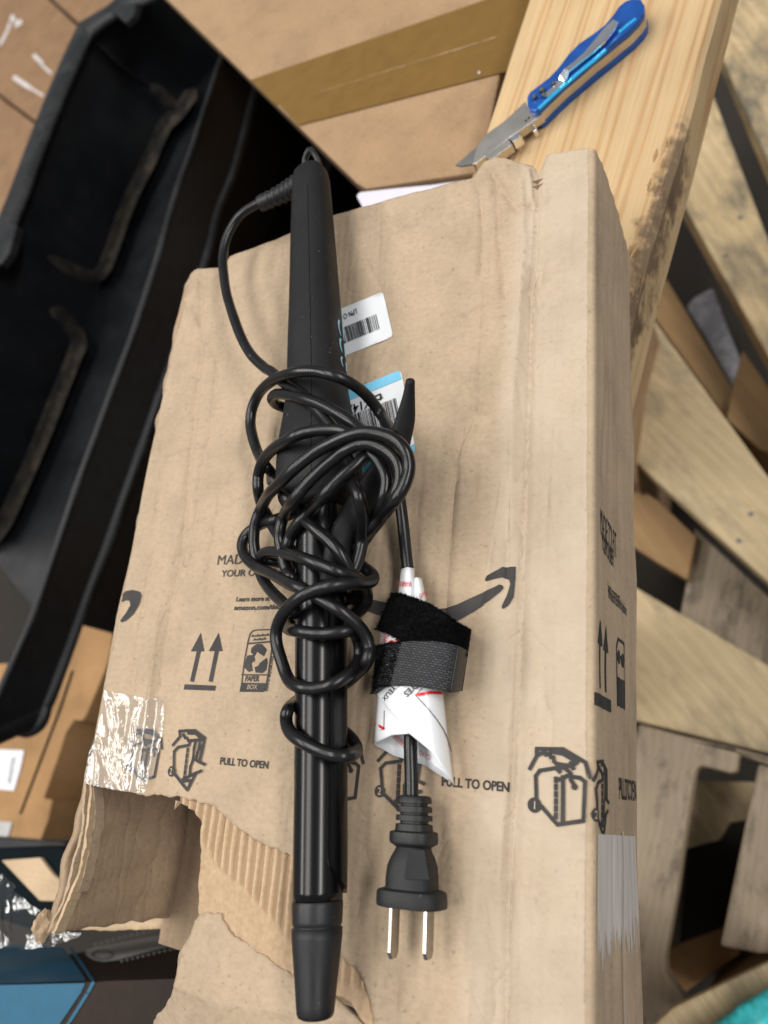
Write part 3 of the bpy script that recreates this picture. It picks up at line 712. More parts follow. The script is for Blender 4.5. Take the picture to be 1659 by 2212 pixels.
dn = [(-440, 160), (-350, 250), (-220, 360), (-20, 470), (190, 555), (320, 605), (600, 680), (760, 690), (900, 680), (1030, 640), (1150, 570), (1280, 480), (1384, 398), (1404, 368)]
for i in range(len(up) - 1): pr.poly([VZ(*up[i]), VZ(*dn[i]), VZ(*dn[i + 1]), VZ(*up[i + 1])])
pr.poly([VZ(*p) for p in ((1240, 290), (1262, 262), (1330, 222), (1402, 190), (1470, 184), (1522, 192), (1522, 300), (1505, 455), (1450, 520), (1402, 552), (1388, 534), (1438, 425), (1466, 335), (1452, 296), (1400, 280), (1330, 288), (1252, 312))])
pr.build('curved_arrow', 'ink', box, lambda u, v: top(u, v, 0.00045), 4)
pr = Print()
pr.poly([Z3(*p) for p in ((158, 345), (180, 328), (230, 320), (282, 332), (297, 360), (281, 420), (235, 495), (182, 542), (148, 555), (138, 542), (182, 485), (214, 430), (206, 398), (178, 394), (146, 408))])
pr.build('curved_arrow', 'ink', box, lambda u, v: top(u, v, 0.00045), 4)
# opening diagrams
def icon1():
    L, C, D = [], [], []
    L += [[(258, 185), (300, 110), (300, 68), (460, 72), (592, 150), (622, 238)], [(300, 108), (345, 88), (355, 104), (376, 96), (384, 118), (402, 118), (406, 142), (430, 165)], [(382, 86), (458, 98), (545, 148)], [(430, 158), (512, 172), (540, 150)],
          [(300, 372), (295, 228), (320, 196), (420, 182), (442, 205)], [(330, 405), (430, 512), (582, 490), (590, 262), (560, 240), (482, 228), (440, 250)], [(460, 232), (460, 498)], [(505, 250), (528, 285)], [(420, 182), (470, 180), (505, 215)], [(500, 160), (520, 185), (505, 150)]]
    for k in range(6): L.append([(420, 240 + 42 * k), (420, 262 + 42 * k)])
    C += [((288, 398), 42), ((528, 292), 18)]
    return L, C
def icon2():
    L, C = [], []
    L += [[(520, 1445), (575, 1382), (570, 1344), (682, 1340), (756, 1395), (740, 1480), (724, 1560)], [(640, 1360), (690, 1360), (735, 1405), (640, 1415)], [(598, 1368), (612, 1392), (628, 1396), (640, 1418)], [(655, 1420), (640, 1446), (560, 1460), (530, 1492), (528, 1610)],
          [(690, 1420), (676, 1520), (668, 1560), (650, 1600), (642, 1668)], [(722, 1420), (712, 1490), (700, 1552)], [(690, 1550), (758, 1586)], [(736, 1632), (690, 1648), (590, 1695)], [(530, 1650), (600, 1742), (626, 1770), (690, 1652)], [(600, 1706), (652, 1702), (632, 1760)], [(706, 1500), (735, 1450)]]
    for k in range(6): L.append([(631 - 5.5 * k, 1472 + 40 * k), (628 - 5.5 * k, 1494 + 40 * k)])
    C += [((512, 1635), 29)]
    return L, C
I1L, I1C = icon1(); I2L, I2C = icon2()
a1 = P(*RZ(288, 398)); a2 = P(*Z3(512, 1635))
def loc1(p): q = P(*RZ(*p)); return (q.x - a1.x, q.y - a1.y)
def loc2(p): q = P(*Z3(*p)); return (q.x - a2.x, q.y - a2.y)
def draw_icon(which, wx, wy, parent, fn, sc=1.0, w=None, sx=1.0):
    L, C, lf = (I1L, I1C, loc1) if which == 1 else (I2L, I2C, loc2)
    pr = Print(); w = w or (0.00135 if which == 1 else 0.00125)
    fn0 = fn; fn = (lambda a, b: fn0(a, b) + Vector((0.0001, 0, 0.0003)))
    tr = lambda p: (wx + sc * sx * lf(p)[0], wy + sc * lf(p)[1])
    for l in L: pr.line([tr(p) for p in l], w * sc)
    for c, r_ in C:
        q = tr(c); e = lf((c[0] + r_, c[1])); f0 = lf(c); pr.disc(q, abs(e[0] - f0[0]) * sc)
    pr.build('opening_diagram', 'ink', parent, fn, 0.0015)
    q = tr(C[0][0])
    Print().text(str(which), (q[0] - 0.0010 * sc * (0.7 if which == 1 else 1), q[1] - 0.0013 * sc), (0.0034 * sc, 0), (0, 0.0038 * sc), 0.01).build('lettering', 'kraft', parent, lambda a, b: fn(a, b) + Vector((0, 0, 0.0002)), 0.003)
draw_icon(1, a1.x, a1.y, box, topw)
draw_icon(2, a2.x, a2.y, box, topw)
l1 = P(*Z3(205, 1605)); draw_icon(1, l1.x, l1.y, box, topw, 0.86)
c2 = P(820.7, 1709); draw_icon(2, c2.x, c2.y, box, topw, 1.0)
draw_icon(1, c2.x - (a2.x - l1.x) * 1.05, c2.y + (l1.y - a2.y), box, topw, 0.92)
# ---- print on the side panel: (distance over the fold, y)
def side_s(u, v):
    best = None
    for k in range(160):                         # where the line of sight meets the folded panel
        s_ = -0.002 + (Lside + 0.01) * k / 160; x_ = side_pt(s_, -0.05).x; q = PX(u, v, x_); p = side_pt(s_, q.y); d = abs(p.z - q.z) + abs(p.x - q.x)
        if best is None or d < best[0]: best = (d, s_, q.y)
    return (best[1], best[2])
def side_fn(s, y):
    p = side_pt(s, y); p2 = side_pt(s + 0.0005, y); t = (p2 - p).normalized(); n = Vector((-t.z, 0, t.x)); return p + n * 0.0003
def side_line(pr, pts, w): pr.line([side_s(*p) for p in pts], w)
SZ = lambda x, y: (1042.3 + 0.3717 * x, 1042.3 + 0.3717 * y)
pr = Print()
for (tx, ty, by, sb) in ((680, 792, 945, 1185), (714, 826, 985, 1208)):
    s0, y0 = side_s(*SZ(tx, ty)); s1, y1 = side_s(*SZ(tx + 4, by)); s2, y2 = side_s(*SZ(tx + 6, sb))
    pr.poly([(s0, y0), (s0 + 0.0042, y1), (s0 - 0.0042, y1)]); pr.line([(s0, y1), (s0, y2)], 0.0024)
s0, y0 = side_s(*SZ(664, 1225)); s1, y1 = side_s(*SZ(738, 1262)); pr.line([(s0, y0 - 0.002), (s0 + (s1 - s0), y0 - 0.002)], 0.0046)
pr.build('upright_arrows', 'ink', box, side_fn, 0.004)
pr = Print(); s0, y0 = side_s(*SZ(775, 900)); s1, y1 = side_s(*SZ(850, 1335)); w = (s1 - s0) * 0.62
pr.line([(s0, y1), (s0, y0 - 0.004), (s0 + 0.003, y0), (s0 + w, y0), (s0 + w, y1)], 0.0012); pr.poly([(s0, y1), (s0 + w, y1), (s0 + w, y1 + 0.010), (s0, y1 + 0.010)])
pr.line([(s0, y0 - 0.016), (s0 + w, y0 - 0.016)], 0.0012); pr.line([(s0, y1 + 0.020), (s0 + w, y1 + 0.020)], 0.0012)
for k in range(3):
    a = 2 * math.pi * k / 3 + 0.5; cx, cy = s0 + w / 2 + w * 0.26 * math.cos(a), (y0 - 0.016 + y1 + 0.020) / 2 + 0.008 * math.sin(a); pr.disc((cx, cy), w * 0.2, 7)
pr.build('recycling_mark', 'ink', box, side_fn, 0.004)
def side_text(body, u0, v0, u1, cap, bold=0.02):
    s0, y0 = side_s(u0, v0); s1, _ = side_s(u1, v0); x1, x0 = measure(body); k = (s1 - s0) / (x1 - x0)
    Print().text(body, (s0, y0), (k, 0), (0, cap), bold).build('lettering', 'ink', box, side_fn, 0.004)
side_text('MADE TO FIT', *SZ(680, 300), SZ(790, 300)[0], 0.016, 0.0)
side_text('YOUR ORDER', *SZ(692, 385), SZ(775, 385)[0], 0.010)
side_text('Learn more at', *SZ(728, 625), SZ(800, 625)[0], 0.006)
side_text('amazon.com/thisbox', *SZ(732, 665), SZ(832, 665)[0], 0.006)
side_text('PULL TO OPEN', *RZ(790, 362), RZ(893, 362)[0], 0.011)
s0, y0 = side_s(*RZ(660, 455))
draw_icon(2, s0, y0, box, side_fn, 1.0, sx=0.8)
# scuffed tape on the side panel
s0, y0 = side_s(*RZ(662, 565)); s1, _ = side_s(*RZ(888, 590))
def scuff_mat():
    m, ns, lk, b = mat('peeling_white_film'); b.inputs['Base Color'].default_value = (0.86, 0.83, 0.81, 1); b.inputs['Roughness'].default_value = 0.4
    v = objcoord(ns, lk); sx_ = ns.new('ShaderNodeSeparateXYZ'); lk.new(v, sx_.inputs[0])
    mr = nd(ns, 'ShaderNodeMapRange'); mr.inputs['From Min'].default_value = y0 - 0.058; mr.inputs['From Max'].default_value = y0 - 0.006; lk.new(sx_.outputs[1], mr.inputs[0])
    v2 = objcoord(ns, lk, (300, 60, 420)); n = nd(ns, 'ShaderNodeTexNoise', Scale=1.0, Detail=5.0, Roughness=0.65); lk.new(v2, n.inputs['Vector'])
    a = nd(ns, 'ShaderNodeMath', operation='ADD'); lk.new(mr.outputs[0], a.inputs[0]); lk.new(n.outputs[0], a.inputs[1])
    r = ramp(ns, [(0.86, g(0.0)), (1.0, g(0.62))]); lk.new(a.outputs[0], r.inputs[0]); lk.new(r.outputs[0], b.inputs['Alpha'])
    return m
Print().poly([(s0, y0), (s1, y0 - 0.002), (s1, y0 - 0.06), (s0, y0 - 0.06)]).build('peeled_tape', scuff_mat(), box, lambda s, y: side_fn(s, y) + Vector((0.0003, 0, 0)), 0.004)
Print().line([((s0 + s1) / 2 + 0.002, y0), ((s0 + s1) / 2, y0 - 0.05), ((s0 + s1) / 2 - 0.001, y0 - 0.09)], 0.0009).build('tape_strand', 'white_scuff_highlight', box, lambda s, y: side_fn(s, y) + Vector((0.0006, 0, 0)), 0.003)
# clear tape on the top panel
def tape_z(e, a, sd):
    return lambda x, y: hb(x, y) + e + a * (0.5 + 0.5 * fractal(x, y, 75, sd)) + a * 1.3 * max(0, 1 - abs(noise.noise(Vector((x * 70 + y * 30, y * 14 - x * 18, sd)))) * 8)
tp_ = sheet('clear_tape', ragged(xy([(229, 1492), (300, 1505), (362, 1514), (350, 1600), (330, 1690), (316, 1714), (240, 1704), (187, 1693)]), 0.004, 0.0008, 3), 0.0010, tape_z(0.0005, 0.0011, 11), 'tape', box)
# ---- stickers
LZ = lambda x, y: (658.3 + 0.1736 * x, 630.9 + 0.1736 * y)
def rounded(pts, r, n=5):
    out = []; N = len(pts)
    for i in range(N):
        p = Vector(pts[i]); a = Vector(pts[i - 1]); b = Vector(pts[(i + 1) % N]); da = (a - p).normalized(); db = (b - p).normalized()
        for k in range(n + 1):
            t = k / n; q0 = p + da * r * (1 - t); q1 = p + db * r * t; out.append(tuple(q0 * (1 - t) + q1 * t))
    return out
def sticker(name, pts, e, mt, lab):
    o = sheet(name, rounded(xy([LZ(*p) for p in pts]), 0.0022), 0.0025, lambda x, y: hb(x, y) + e, mt, box, th=0.0002)
    if lab: o['label'] = lab
    return o
st1 = sticker('sticker', [(180, 320), (980, 2), (1102, 555), (260, 895)], 0.0005, 'sticker', 'white sticker with a small upside-down barcode')
def on_sticker(e): return lambda u, v: top(u, v, e)
def bars(o, du, dv, n, seed, parent, e):
    """o: first corner, du: along the code, dv: bar direction (all in the sticker view)"""
    rnd = random.Random(seed); t = 0.0; pr = Print()
    while t < 1:
        w = rnd.choice((0.006, 0.006, 0.012, 0.018)); 
        if t + w > 1: break
        a = (o[0] + du[0] * t, o[1] + du[1] * t); b = (o[0] + du[0] * (t + w), o[1] + du[1] * (t + w))
        pr.poly([LZ(*a), LZ(*b), LZ(b[0] + dv[0], b[1] + dv[1]), LZ(a[0] + dv[0], a[1] + dv[1])]); t += w + rnd.choice((0.008, 0.012, 0.02))
    pr.build('barcode', 'black', parent, on_sticker(e), 12)
bars((895, 285), (-700, 285), (45, 185), 1, 5, box, 0.0009)
def flip_text(body, o, wv, hv, e, bold=0.01):
    x1, x0 = measure(body); q = lambda d: (d[0] * 0.1736, d[1] * 0.1736)
    ax = q(wv); ax = (ax[0] / (x1 - x0), ax[1] / (x1 - x0)); ay = q(hv)
    Print().text(body, LZ(*o), ax, ay, bold).build('lettering', 'black', box, on_sticker(e), 12)
flip_text('LPN O 3', (655, 216), (-205, 92), (14, 88), 0.0009)
st2 = sticker('sticker', [(330, 1330), (1200, 978), (1385, 1990), (520, 2330)], 0.0005, 'sticker', 'white sticker with blue border, bold letters and barcode')
pr = Print(); pr.poly([LZ(332, 1332), LZ(1120, 1010), LZ(1165, 990), LZ(1192, 1010), LZ(1216, 1088), LZ(342, 1450)]); pr.poly([LZ(1372, 1900), LZ(1384, 1985), LZ(540, 2322), LZ(530, 2225)])
pr.each('blue_border', 'skyblue', box, on_sticker(0.0008), 12)
flip_text('ts', (975, 1262), (-130, 52), (18, 150), 0.0009, 0.02)
flip_text('X14XL', (838, 1322), (-390, 155), (18, 150), 0.0009, 0.02)
bars((1140, 1325), (-760, 300), (90, 420), 1, 8, box, 0.0009)

# ------------------------------------------------------------------ curling iron
iron = thing('curling_iron', 'black curling iron wrapped in its own tangled cord, lying on the torn shipping box', 'curling iron', tuple(P(690, 1300, 0.0)))
AX = [(362, 671), (780, 684), (1000, 690), (1300, 690), (1850, 688), (2200, 681)]
def ax_u(v):
    for (v0, u0), (v1, u1) in zip(AX, AX[1:]):
        if v <= v1: return u0 + (u1 - u0) * (v - v0) / (v1 - v0)
    return AX[-1][1]
def ax_z(v): return 0.0185 + (0.0158 - 0.0185) * sstep(1000, 1500, v)
def axis(v): return P(ax_u(v), v, ax_z(v))
a0, a1_ = axis(500), axis(2100); DIR = (a1_ - a0).normalized(); SIDE = DIR.cross(Vector((0, 0, 1))).normalized() * -1; UPV = SIDE.cross(DIR).normalized()
if UPV.z < 0: UPV = -UPV
if SIDE.x < 0: SIDE = -SIDE
def ring(v, hpx, n=40, flat=1.0, ex=2.0, dv=0.0):
    c = axis(v) + DIR * dv; r = hpx * proj(c)[2] / FPX; out = []
    for k in range(n):
        a = 2 * math.pi * k / n; ca, sa = math.cos(a), math.sin(a); q = (abs(ca) ** ex + abs(sa) ** ex) ** (-1 / ex)
        out.append(c + SIDE * ca * q * r + UPV * sa * q * r * flat)
    return out
hs = [(366, 18), (369, 29), (376, 35), (392, 38.5), (430, 41), (520, 46), (640, 52), (740, 58), (800, 61), (850, 64), (900, 72), (950, 82), (1000, 88), (1045, 89), (1080, 84), (1098, 74), (1104, 60)]
dense = []
for (v0, h0), (v1, h1) in zip(hs, hs[1:]):
    for k in range(4): dense.append((v0 + (v1 - v0) * k / 4, h0 + (h1 - h0) * k / 4))
dense.append(hs[-1])
han = loft('handle', [ring(v, h, 48, 0.92, 2.7) for v, h in dense], 'handle', iron)
# moulding seam along the top of the handle
def han_h(v):
    for (v0, h0), (v1, h1) in zip(hs, hs[1:]):
        if v <= v1: return h0 + (h1 - h0) * (v - v0) / (v1 - v0)
    return hs[-1][1]
def on_handle(v, ang, e=0.0):
    c = axis(v); r = han_h(v) * c_depth(c) / FPX; ca, sa = math.cos(ang), math.sin(ang); ex = 2.7; q = (abs(ca) ** ex + abs(sa) ** ex) ** (-1 / ex)
    return c + SIDE * ca * q * (r + e) + UPV * sa * q * (r * 0.92 + e)
def c_depth(c): return proj(c)[2]
tube('seam', [on_handle(v, R(72), -0.00012) for v in range(428, 1060, 8)], 0.00022, 'seam', han, 6)
# collar, loop and bend relief at the cord end
tube('hanging_loop', smoothpts([P(660, 372, 0.020), P(658, 350, 0.021), P(664, 330, 0.023), P(671, 324, 0.023), P(680, 334, 0.023), P(688, 352, 0.021), P(692, 378, 0.018)], 6), 0.0016, 'tip', iron, 10)
rel = smoothpts([P(668, 392, 0.019), P(640, 402, 0.020), P(605, 421, 0.020), P(562, 441, 0.020)], 14)
Lr = len(rel) - 1
def rr(i):
    t = i / Lr; r_ = 0.0066 + (0.0042 - 0.0066) * t
    if 0.30 < t < 0.86: r_ -= 0.0007 * (1 if (i % 4) < 2 else 0)
    return r_
tube('bend_relief', rel, rr, 'tip', iron, 20)
# barrel, clamp and cool tip
bar = loft('barrel', [ring(v, h, 56) for v, h in ((1060, 50), (1095, 51), (1400, 52), (1700, 53.5), (1925, 54.5), (1946, 54.5))], 'barrel', iron)
cv, cf = [], []; NV, NA = 60, 22
for j in range(NV + 1):
    v = 1098 + (1932 - 1098) * j / NV
    c = axis(v); r_ = (51 + 3.5 * (v - 1095) / 850) * proj(c)[2] / FPX
    a_lo = 36 - 70 * (max(0, (v - 1850) / 82) ** 2); a_hi = -100
    for i in range(NA + 1):
        a = R(a_lo + (a_hi - a_lo) * i / NA)
        for e in (0.0016, 0.0002): cv.append(c + (SIDE * math.cos(a) + UPV * math.sin(a)) * (r_ + e))
K = (NA + 1) * 2
for j in range(NV):
    for i in range(NA):
        a = j * K + i * 2; cf.append((a, a + 2, a + K + 2, a + K)); cf.append((a + 1, a + K + 1, a + K + 3, a + 3))
    a = j * K; cf.append((a, a + K, a + K + 1, a + 1)); a = j * K + NA * 2; cf.append((a, a + 1, a + K + 1, a + K))
for b_ in (0, NV * K):
    for i in range(NA): cf.append((b_ + 2 * i, b_ + 2 * i + 1, b_ + 2 * i + 3, b_ + 2 * i + 2))
cl = mesh('clamp', cv, cf, 'barrel', iron, False)
bm = bmesh.new(); bm.from_mesh(cl.data); bmesh.ops.recalc_face_normals(bm, faces=bm.faces); bm.to_mesh(cl.data); bm.free()
for p in cl.data.polygons: p.use_smooth = True
es = cl.modifiers.new('e', 'EDGE_SPLIT'); es.split_angle = R(40)
loft('cool_tip', [ring(v, h, 48) for v, h in ((1940, 30), (1944, 53), (1947, 55), (1955, 55.5), (1988, 54.5), (1996, 54), (1999, 51.5), (2002, 51.5), (2004, 55.5), (2025, 55), (2060, 52), (2120, 46.5), (2170, 42.5), (2188, 41), (2196, 38), (2201, 30), (2203, 12))], 'tip', iron)
# clamp pivot block and thumb lever
piv = smoothpts([axis(1180) + Vector((0.002, 0, 0.010)), axis(1130) + Vector((0.004, 0, 0.014)), axis(1090) + Vector((0.008, 0, 0.018))], 4)
lev_c = smoothpts([P(722, 1260, 0.021), P(735, 1180, 0.021), P(768, 1110, 0.021), P(815, 1040, 0.021), P(852, 978, 0.0225), P(871, 925, 0.026), P(881, 872, 0.031), P(887, 818, 0.037)], 8)
rings = []
for i, p in enumerate(lev_c):
    t = i / (len(lev_c) - 1); d = (lev_c[min(len(lev_c) - 1, i + 1)] - lev_c[max(0, i - 1)]).normalized()
    w = 0.0062 - 0.0018 * sstep(0.45, 0.75, t) - 0.0026 * sstep(0.72, 1.0, t); th = 0.0036 - 0.0016 * sstep(0.4, 1, t)
    if i == len(lev_c) - 1: w *= 0.7; th *= 0.5
    up_ = (Vector((0.75, -0.1, 0.66))).normalized(); up_ = (up_ - d * up_.dot(d)).normalized(); sd = d.cross(up_)
    rings.append([p + up_ * math.sin(2 * math.pi * k / 16) * th + sd * math.cos(2 * math.pi * k / 16) * w for k in range(16)])
loft('clamp_lever', rings, 'handle', iron)
st_ = prism('kickstand', [P(574, 1026, 0.013), P(600, 1022, 0.013), P(602, 1040, 0.013), P(575, 1046, 0.013)], [P(574, 1026, 0.013) - Vector((0, 0, 0.008)), P(600, 1022, 0.013) - Vector((0, 0, 0.008)), P(602, 1040, 0.013) - Vector((0, 0, 0.008)), P(575, 1046, 0.013) - Vector((0, 0, 0.008))], 'tip', iron, 0.0006)
tube('kickstand_arm', [P(590, 1032, 0.010), P(640, 1060, 0.010), P(690, 1075, 0.010)], 0.0022, 'tip', iron, 10)
# scalloped pale blue sticker edge on the flank of the handle
for k, (v0, v1) in enumerate(((706, 738), (746, 774), (786, 806))):
    vs_, fs = [], []; N = 10
    for i in range(N + 1):
        t = i / N; v = v0 + (v1 - v0) * t; w = math.sin(math.pi * min(1, max(0.0, 0.04 + 0.92 * t))) ** 0.6
        for a in (-4 + 10 * w * (1 - t * 0.4), -30): vs_.append(on_handle(v, R(a), 0.0002))
    for i in range(N): fs.append((2 * i, 2 * i + 1, 2 * i + 3, 2 * i + 2))
    mesh('sticker_edge', vs_, fs, 'paleblue', han, True)

# ---- cord
CR_ = 0.00252
AZ = lambda x, y: (466.3 + 0.2976 * x, 740.6 + 0.2976 * y)
def wand_top(v):
    if v < 1085: return ax_z(v) + han_h(v) * 0.335 / FPX * 0.92
    return 0.0255
def wand_half(v): return han_h(v) if v < 1085 else 54
def cz(u, v, l):
    lo = 0.0045; hi = wand_top(v) + CR_ * 0.9
    d = abs(u - ax_u(v)) - wand_half(v) * 0.55
    if u > ax_u(v): d -= 120 * sstep(900, 960, v) * sstep(1170, 1110, v)      # rides over the lever
    k = 1 - sstep(0, 130, d)
    return lo + (hi - lo) * k + l * 0.0042 + 0.004 * (1 - k) * min(1, l + 0.4)
def strand(pts):
    out = []
    for p in pts:
        u, v = (p[0], p[1]) if p[2] == 'd' else AZ(p[0], p[1])
        l = p[3] if p[2] == 'd' else p[2]
        z = -l / 1000.0 if l < 0 else cz(u, v, l)      # negative: height in millimetres
        out.append(P(u, v, z))
    return out
D_ = lambda u, v, l: (u, v, 'd', l)
s1 = [D_(575, 434, -20), D_(556, 442, -20), D_(516, 469, -19), D_(490, 512, -18), D_(481, 555, -17.5), D_(483, 592, -18), D_(493, 648, -19), D_(516, 717, -20), D_(539, 760, -21), D_(569, 793, -23),
      (400, 212, -25), (500, 295, -28), (620, 370, 0), (730, 480, 0), (830, 600, 0), (930, 740, 0), (985, 880, 0.1), (1000, 1020, 0.6), (1045, 1130, 1.2), (1068, 1280, 1.2), (1062, 1420, 1.2), (1040, 1540, 0.9), (1000, 1650, 0.5), (930, 1750, 0.1), (820, 1830, -8), (700, 1880, -4)]
s2 = [D_(889, 1730, -10), D_(889, 1680, -10), D_(887, 1600, -10), D_(885, 1500, -10), D_(884, 1400, -9), D_(882, 1300, -8), D_(880, 1232, -7), (1390, 1640, -7), (1370, 1400, -8), (1345, 1200, -11), (1332, 1090, -14), (1345, 960, -20), (1350, 840, -25), (1310, 710, -29), (1260, 620, 0.5), (1200, 520, 0.9),
      (1100, 390, 1.2), (980, 290, 1.5), (850, 232, 1.7), (700, 208, 1.7), (550, 222, 1.7), (420, 272, 1.7), (320, 360, 1.5), (265, 470, 1.2), (252, 580, 0.9), (272, 690, 0.6), (310, 800, 0.3), (360, 890, 0.1), (430, 980, -16), (510, 1110, 0), (590, 1240, 0.4),
      (700, 1330, 0.9), (820, 1430, 0.9), (900, 1520, 0.8), (960, 1630, 0.5), (1010, 1720, 0.1), (1030, 1800, -7), (960, 1860, -4), (820, 1900, -4)]
s3 = [(720, 540, -4), (620, 520, -4), (520, 476, -10), (438, 446, -15), (408, 408, -21), (440, 374, -26), (520, 376, -31), (620, 400, 0.6), (760, 445, 0.9), (880, 510, 0.9), (1000, 590, 0.8), (1110, 680, 0.7), (1210, 760, 0.6), (1290, 850, 0.5), (1335, 960, 0.4), (1330, 1060, 0.3), (1280, 1160, 0.2), (1190, 1280, 0.1), (1110, 1380, 0), (1040, 1480, 0), (960, 1560, -10), (860, 1620, -4)]
s4 = [(980, 1500, -8), (1060, 1400, 0), (1140, 1280, 0.1), (1215, 1140, 0.3), (1238, 1000, 0.5), (1190, 880, 0.6), (1110, 780, 0.8), (1010, 690, 1.0), (930, 645, 1.3), (850, 634, 1.5), (700, 645, 1.6), (560, 685, 1.7), (440, 755, 1.6), (350, 850, 1.3), (308, 960, 1.0), (303, 1060, 0.8), (325, 1160, 0.5), (385, 1270, 0.2), (440, 1370, 0), (510, 1470, 0), (620, 1560, -8), (720, 1620, -4)]
s5 = [(960, 1520, -6), (1050, 1430, 0), (1110, 1350, 0.3), (1200, 1260, 0.8), (1300, 1150, 1.4), (1370, 1030, 1.8), (1398, 900, 2.2), (1365, 780, 2.6), (1270, 690, 2.8), (1110, 650, 2.9), (960, 674, 2.9), (800, 748, 2.8), (650, 848, 2.7), (520, 955, 2.6), (405, 1075, 2.3), (335, 1185, 2.0), (292, 1300, 1.6), (278, 1420, 1.2), (285, 1510, 0.8), (305, 1610, 0.5), (335, 1709, 0.4), (400, 1799, 0.3), (480, 1879, 0.2), (560, 1949, 0), (640, 2000, -10), (740, 2040, -4)]
s6 = [(1010, 1450, -8), (1120, 1330, 0), (1200, 1230, 0.3), (1290, 1120, 0.8), (1335, 1010, 1.2), (1325, 890, 1.5), (1265, 805, 1.8), (1160, 745, 2.0), (1040, 738, 2.1), (940, 782, 2.0), (850, 852, 2.0), (750, 938, 2.0), (650, 1034, 1.9), (560, 1143, 1.8), (500, 1250, 1.6), (468, 1360, 1.4), (465, 1450, 1.1), (485, 1560, 0.8), (515, 1650, 0.3), (560, 1710, 0), (640, 1770, -6), (730, 1800, -4)]
s7 = [(1160, 740, 0.3), (1090, 815, 0.8), (1020, 882, 1.2), (900, 985, 1.5), (780, 1112, 1.5), (690, 1212, 1.1), (610, 1300, 0.7), (545, 1400, 0.4), (520, 1500, 0.1), (560, 1600, -9), (660, 1680, -4)]
s8 = [(640, 1200, -6), (560, 1235, -10), (440, 1283, 0.2), (330, 1318, 0.5), (232, 1382, 0.8), (192, 1455, 1.0), (208, 1535, 1.2), (270, 1610, 1.4), (330, 1650, 1.4), (430, 1690, 1.4), (560, 1753, 1.3), (640, 1790, 1.1), (760, 1860, 0.9), (880, 1930, 0.9), (1000, 2024, 1.0), (1080, 2119, 1.1), (1112, 2209, 1.1), (1095, 2309, 0.9), (1020, 2405, -9), (920, 2480, -5), (800, 2540, -4), (660, 2575, -4), (580, 2605, -6), (522, 2664, 0.3), (508, 2749, 0.5), (545, 2832, 0.5), (640, 2900, 0.4), (760, 2958, 0.3), (880, 2994, 0.3), (975, 2996, 0.2), (1022, 2960, -8), (1000, 2889, -5), (930, 2819, -4), (800, 2740, -4)]
s9 = [(620, 1560, -5), (540, 1588, -8), (450, 1594, -10), (368, 1578, -13), (334, 1550, -16), (370, 1526, -19), (440, 1522, -23), (530, 1536, 0.9), (650, 1570, 1.4), (800, 1628, 1.5), (900, 1668, 1.2), (1000, 1700, 0.8), (1065, 1740, 0.4), (1096, 1810, -10), (1092, 1880, -7), (1050, 1940, -5), (960, 1990, -4), (800, 2020, -4), (620, 2015, -4), (535, 2022, -9), (500, 2045, -13), (535, 2075, -20), (600, 2092, 0.2), (690, 2106, 0.3), (800, 2110, 0.3), (920, 2096, 0.2), (990, 2085, 0.1), (1025, 2140, -14), (1045, 2220, -15), (1035, 2310, -16), (965, 2398, 0.2), (850, 2468, 0.4), (730, 2503, 0.5), (620, 2500, 0.5), (545, 2468, 0.5), (505, 2405, 0.6), (470, 2300, 1.0), (440, 2180, 1.5), (445, 2070, 1.8), (500, 1955, 1.9), (600, 1860, 1.9), (720, 1800, 1.9), (850, 1762, 1.9), (1000, 1746, 1.6), (1090, 1742, 1.2), (1140, 1722, 0.8), (1138, 1684, -14), (1080, 1635, -12), (1000, 1585, -8), (900, 1560, -4)]
cordo = None
vs_, fs = [], []
def kink(pts):
    return [p + Vector((0.00045 * noise.noise(p * 55), 0.00045 * noise.noise(p * 55 + Vector((9, 0, 0))), 0.0003 * noise.noise(p * 55 + Vector((0, 9, 0))))) for p in pts]
for s in (s1, s2, s3, s4, s5, s6, s7, s8, s9):
    pp = kink(smoothpts(strand(s), 8)); add_tube(vs_, fs, pp, (lambda i, pp=pp: CR_ * (1 + 0.03 * noise.noise(pp[i] * 120))), 16)
cordo = mesh('cord', vs_, fs, 'cord', iron, True)
# raised lettering moulded along one turn of the cord
mk = smoothpts(strand(s6), 8); seg_ = mk[92:122]
vs_, fs = [], []; rnd = random.Random(2)
for i in range(0, len(seg_) - 1):
    if rnd.random() < 0.25: continue
    d = (seg_[i + 1] - seg_[i]).normalized(); sd = d.cross(Vector((0, 0, 1))).normalized(); up_ = sd.cross(d); lean = rnd.uniform(-1, 1)
    a = seg_[i] + up_ * CR_ * 0.97 - sd * 0.0005; b = a + sd * 0.0010 + d * 0.0006 * lean
    add_tube(vs_, fs, [a, (a + b) / 2 + up_ * 0.0001, b], 0.00010, 5)
mesh('moulded_marking', vs_, fs, 'cord', cordo)

